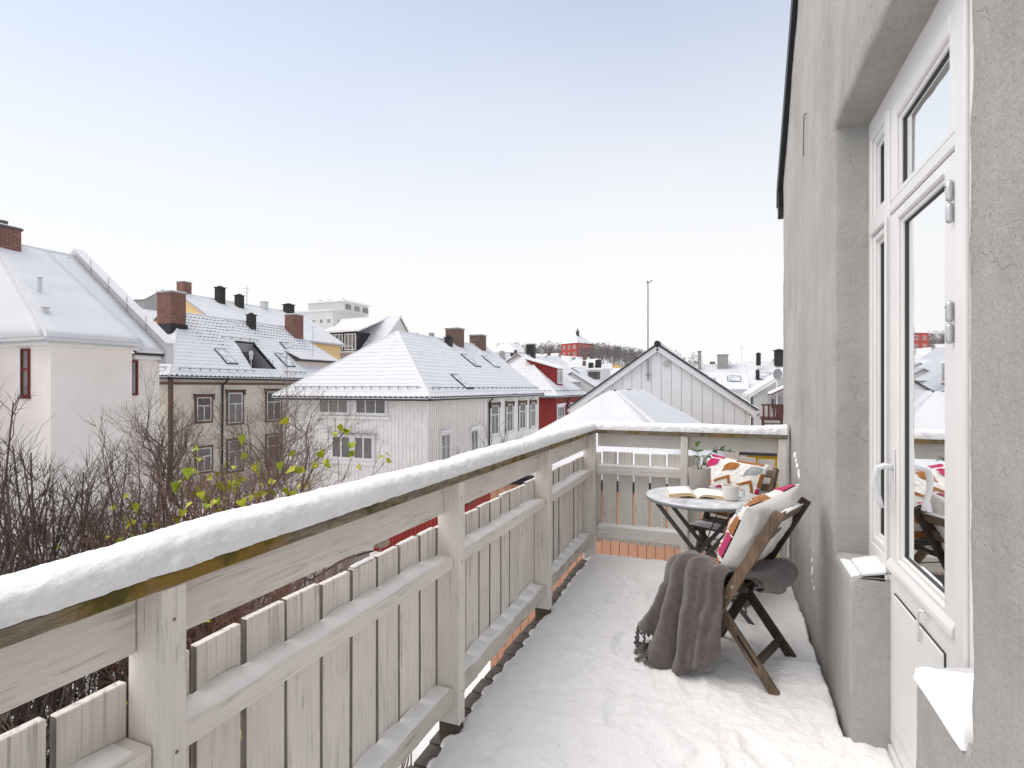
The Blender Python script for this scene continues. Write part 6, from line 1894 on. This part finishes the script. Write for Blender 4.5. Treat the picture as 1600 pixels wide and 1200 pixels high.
# ================================================================== vegetation
def twig(mb, p, d, L, r, seg, rr, n=3, droop=0.0, wob=0.25):
    pts = [Vector(p)]; d = Vector(d).normalized()
    for k in range(seg):
        d = (d + Vector((rr.gauss(0, wob), rr.gauss(0, wob), rr.gauss(0, wob) - droop))).normalized()
        pts.append(pts[-1] + d * (L / seg))
    mb.tube(pts, [r * (1 - 0.75 * k / seg) for k in range(seg + 1)], n, cap=False)
    return pts, d
def rot_dir(d, ang, rr):
    d = Vector(d).normalized(); o_ = d.orthogonal().normalized()
    a = rr.uniform(0, 2 * math.pi)
    x = o_ * math.cos(a) + d.cross(o_) * math.sin(a)
    return (d * math.cos(ang) + x * math.sin(ang)).normalized()
def shrub(name, label, base, zbase, targets, mat, seed, side=11, sub_=5, tl=(0.35, 0.8), r0=0.022, spread=0.45, cat='shrub', group='bare winter shrubs', trunk_n=0.25, subl=(.12, .3), up=0.35, startf=0.35, thin=0.0040):
    """vase-shaped shrub: many stems from one base to points of its crown, each with side twigs"""
    rr = random.Random(seed)
    root = thing(name, label, cat, (base[0], base[1], zbase), 0, group)
    tr = MB(); br = MB(); tips = []
    for tg in targets:
        b = Vector((base[0] + rr.gauss(0, trunk_n), base[1] + rr.gauss(0, trunk_n), zbase - 0.1)); tg = Vector(tg)
        n = 10; pts = []
        bow = Vector((rr.gauss(0, .25), rr.gauss(0, .25), 0))
        for k in range(n + 1):
            q = k / n
            hx = q ** 1.5
            p = Vector((b.x + (tg.x - b.x) * hx, b.y + (tg.y - b.y) * hx, b.z + (tg.z - b.z) * q)) + bow * math.sin(math.pi * q) + Vector((rr.gauss(0, .04), rr.gauss(0, .04), 0)) * (1 if 0 < k < n else 0)
            pts.append(p)
        tr.tube(pts, [r0 * (1 - 0.8 * k / n) for k in range(n + 1)], 5, cap=False)
        for s in range(side):
            q = startf + (1 - startf) * (s + rr.random()) / side
            k = min(n - 1, int(q * n)); p = lerp(pts[k], pts[k + 1], q * n - k)
            d = (pts[k + 1] - pts[k]).normalized()
            d2 = rot_dir(d, rr.uniform(.4, .95), rr); d2.z = abs(d2.z) * .6 + up; d2.normalize()
            L = rr.uniform(*tl) * (1.15 - 0.55 * q)
            ps, _ = twig(br, p, d2, L, thin * 1.25, 4, rr, 3, 0.0, .16)
            tips.append(ps[-1])
            for u in range(sub_):
                k2 = rr.randint(1, 4); pp_ = ps[k2]
                d3 = rot_dir((ps[k2] - ps[k2 - 1]), rr.uniform(.4, .9), rr); d3.z += up * .6
                ps2, _ = twig(br, pp_, d3, rr.uniform(*subl), thin * .7, 2, rr, 3, 0, .15)
                tips.append(ps2[-1])
    tr.build('trunk', mat, root, smooth=True)
    br.build('branches', mat, root)['kind'] = 'stuff'
    return root, tips
def heart_leaf(name, mat, S=0.085):
    out = [(0, 0), (-.10, .30), (.05, .47), (.30, .46), (.62, .28), (1.0, 0)]
    P = []
    for (x, w) in out:
        z = -0.25 * x * x
        P.append([(x * S, -w * S, (z + 0.35 * w) * S), (x * S + 0.06 * S * (w > 0), -w * .5 * S, (z + .12 * w) * S), (x * S + (0.12 * S if -0.2 < x < 0 else 0), 0, z * S), (x * S + 0.06 * S * (w > 0), w * .5 * S, (z + .12 * w) * S), (x * S, w * S, (z + 0.35 * w) * S)])
    return grid_mesh(name, P, mat)
LF = [heart_leaf('leaf', 'leaf_yellow'), heart_leaf('leaf', 'leaf_lime'), heart_leaf('leaf', 'leaf_yellow', 0.07)]
def leaves_on(root, spots, seed, smin=0.7, smax=1.15):
    rr = random.Random(seed)
    for p in spots:
        d = Vector((rr.gauss(.3, .6), rr.gauss(-.1, .6), rr.uniform(-1.2, 0.1)))
        place_leaf(rr.choice(LF), p, d, rr.uniform(-1.2, 1.2), root, rr.uniform(smin, smax))
def crown(cx, cy, zlo, zhi, rx, ry, n, seed, dome=0.5):
    rr = random.Random(seed); out = []
    while len(out) < n:
        a, b = rr.uniform(-1, 1), rr.uniform(-1, 1)
        q = a * a + b * b
        if q > 1: continue
        out.append((cx + a * rx, cy + b * ry, zlo + (zhi - zlo) * (1 - dome * q) * rr.uniform(.65, 1.0)))
    return out
# tall dark shrubs close to the railing
S1, t1 = shrub('tall_shrub', 'tall dark bare shrub with tangled twigs beside the near railing end', (-5.6, 2.5), -5, crown(-5.7, 2.4, -1.4, 1.45, 1.5, 1.35, 95, 3), 'bark_dark', 11, side=16, sub_=7, r0=0.028, up=.45)
S2, t2 = shrub('tall_shrub', 'grey-brown bare shrub with upright twigs below the pale house', (-6.0, 4.1), -5, crown(-6.1, 4.2, -1.4, 0.95, 1.35, 1.45, 95, 5), 'bark_grey', 12, side=16, sub_=7, r0=0.022, up=.40)
S3, t3 = shrub('leafy_shrub', 'reddish dense shrub keeping scattered yellow-green leaves behind the railing', (-4.9, 4.1), -5, crown(-4.8, 4.2, -1.2, 0.62, 1.45, 1.35, 150, 7, .35), 'bark_red', 13, side=15, sub_=6, r0=0.016, up=.30, tl=(.3, .65))
S4, t4 = shrub('leafy_shrub', 'thin lime-leaved shrub with few stems close to the railing', (-3.5, 2.9), -5, crown(-3.4, 3.0, -1.8, 0.22, .9, 1.0, 22, 9), 'bark_dark', 14, side=11, sub_=4, r0=0.016, up=.30)
S5, t5 = shrub('low_shrub', 'brown twiggy low shrub seen through the gap under the top board', (-3.2, 1.7), -5, crown(-3.2, 1.6, -2.4, -0.30, 1.1, 1.3, 26, 15), 'bark_grey', 15, side=14, sub_=5, r0=0.02, up=.4)
S6, t6 = shrub('low_shrub', 'pale brown arching low shrub on the snow beyond the slats', (-5.2, 7.2), -5, crown(-5.2, 7.0, -3.0, -1.3, 1.7, 1.5, 40, 17), 'bark_grey', 16, side=11, sub_=4, r0=0.015, up=.2, spread=.6)
rr = random.Random(4)
leaves_on(S3, rr.sample([q for q in t3 if q.z > -0.1], 170), 31, .8, 1.25)
leaves_on(S4, [q for q in t4 if q.z > -0.9][::7][:14], 32, .9, 1.3)
leaves_on(S5, [rr.choice(t5) for _ in range(26)], 33)
leaves_on(S2, [rr.choice(t2) for _ in range(5)], 34)
# hazel-like spray of bright leaves rising over the rail
S7, t7 = shrub('leafy_shrub', 'spray of bright yellow-green heart leaves high above the reddish shrub', (-4.6, 5.2), -5, [(-4.6, 4.6, 0.72), (-4.4, 4.9, 0.86), (-4.2, 5.1, 0.88), (-4.0, 5.3, 0.84), (-4.5, 5.0, 0.78), (-4.7, 4.3, 0.66), (-3.9, 5.6, 0.75)], 'bark_grey', 18, side=4, sub_=2, r0=0.013, up=.3)
leaves_on(S7, ([p for p in t7 if p.z > -0.2] * 2)[:44], 35, .9, 1.35)
# spreading bare tree between the houses
def tree(name, label, base, h, mat, seed, levels=5, L0=2.2, r0=0.13, spread=.55, cat='tree', upb=.12, kids=(2, 3), lean=(0, 0), group='bare winter trees'):
    rr = random.Random(seed); root = thing(name, label, cat, base, 0, group)
    tr = MB(); br = MB()
    def grow(p, d, L, r, lv):
        seg = 4
        tgt = tr if lv >= levels - 1 else br
        pts = [Vector(p)]
        for k in range(seg):
            d = (d + Vector((rr.gauss(0, .14), rr.gauss(0, .14), rr.gauss(0, .10) + upb * .25))).normalized()
            pts.append(pts[-1] + d * (L / seg))
        tgt.tube(pts, [r * (1 - .4 * k / seg) for k in range(seg + 1)], 6 if r > .03 else (4 if r > .01 else 3), cap=False)
        if lv == 0: return
        for k in range(rr.randint(*kids)):
            grow(pts[-1], (rot_dir(d, rr.uniform(.25, spread * 1.3), rr) + Vector((0, 0, upb))).normalized(), L * rr.uniform(.62, .88), r * .58, lv - 1)
        for k in range(2):
            i = rr.randint(1, seg - 1)
            grow(pts[i], (rot_dir(d, rr.uniform(.5, 1.1), rr) + Vector((0, 0, upb))).normalized(), L * rr.uniform(.4, .65), r * .38, max(0, lv - 2))
    d0 = Vector((lean[0], lean[1], 1)).normalized()
    grow(Vector(base) - Vector((0, 0, .2)), d0, L0, r0, levels)
    tr.build('trunk', mat, root, smooth=True); br.build('branches', mat, root)['kind'] = 'stuff'
    return root
tree('fruit_tree', 'bare spreading fruit tree in front of the beige house', (-13.2, 12.4, -5), 6, 'bark_grey', 41, 7, 2.05, 0.13, .66, upb=.13)
tree('fruit_tree', 'bare grey-brown tree arching towards the white house corner', (-13.6, 13.4, -5), 6, 'bark_grey', 47, 7, 1.80, 0.12, .64, upb=.13)
tree('fruit_tree', 'bare twiggy tree between the pale house and the beige house', (-14.6, 11.0, -5), 6, 'bark_dark', 52, 7, 1.85, 0.11, .62, upb=.14)
tree('young_tree', 'small bare sapling in front of the white house side windows', (-9.6, 22.6, -5), 5, 'bark_grey', 44, 4, 1.5, 0.06, .45, upb=.2)
tree('young_tree', 'small bare sapling beside the downpipe of the white house', (-11.3, 27.6, -5), 5, 'bark_grey', 46, 4, 1.55, 0.06, .45, upb=.2)
tree('young_tree', 'bare birch top showing over the left slope of the grey gable', (-6.6, 62, -4.5), 5, 'bark_grey', 49, 5, 3.0, 0.12, .42, upb=.25)

# wood on the far hill: one grey-brown mass of bare crowns
mb = MB(); rr = random.Random(77)
def wood_patch(n, xr, yr, hh):
    for _ in range(n):
        x, y = rr.uniform(*xr), rr.uniform(*yr); z = terrain(x, y); H = rr.uniform(*hh)
        mb.tube([(x, y, z - 1), (x, y, z + H * .7)], [0.22, 0.08], 4, cap=False)
        for k in range(70):
            a = rr.uniform(0, 6.28); q = rr.random() ** .5; zz = rr.uniform(.25, 1.0)
            R_ = H * .30 * math.sin(math.pi * min(1, zz * .92 + .06)) ** .7 * q
            c = Vector((x + R_ * math.cos(a), y + R_ * math.sin(a), z + H * zz))
            d = Vector((math.cos(a) * .7, math.sin(a) * .7, rr.uniform(.4, 1.3))).normalized(); s_ = d.orthogonal().normalized()
            L = H * rr.uniform(.07, .14); w_ = rr.uniform(.06, .16)
            mb.add([c - s_ * w_, c + s_ * w_, c + d * L], [(0, 1, 2)])
wood_patch(190, (-130, -62), (300, 350), (5, 9))
wood_patch(240, (-68, -30), (240, 335), (4, 8))
wood_patch(30, (-45, -20), (190, 235), (5, 8))
wood_patch(30, (-60, 40), (290, 340), (5, 9))
tag(mb.build('hill_wood', 'far_twigs'), 'grey leafless wood covering the far hillside', 'wood', kind='stuff')
def conifer(label, x, y, H, r):
    rr = random.Random(int(x * 7 + y)); z = terrain(x, y)
    root = thing('pine_tree', label, 'tree', (x, y, z), 0, 'dark pines on the crest')
    MB().tube([(x, y, z - .5), (x, y, z + H)], [.25, .06], 6).build('trunk', 'bark_dark', root)
    m = MB()
    for k in range(700):
        a = rr.uniform(0, 6.28); zz = rr.uniform(.35, 1.0); R_ = r * (0.35 + .65 * math.sin(math.pi * (zz - .3) / .75)) * rr.random() ** .4 * (.6 + .4 * math.sin(a * 2 + zz * 9))
        c = Vector((x + R_ * math.cos(a), y + R_ * math.sin(a), z + H * zz)); d = Vector((math.cos(a), math.sin(a), rr.uniform(-.3, .6))).normalized(); s_ = d.orthogonal().normalized()
        m.add([c - s_ * .12, c + s_ * .12, c + d * .6], [(0, 1, 2)])
    m.build('crown', 'conifer', root)
conifer('dark pine with a rounded crown on the crest, the taller one', -126.5, 79.5, 11.5, 2.4)
conifer('shorter dark pine on the crest beside the taller pine', -124.0, 82.5, 8.5, 2.2)
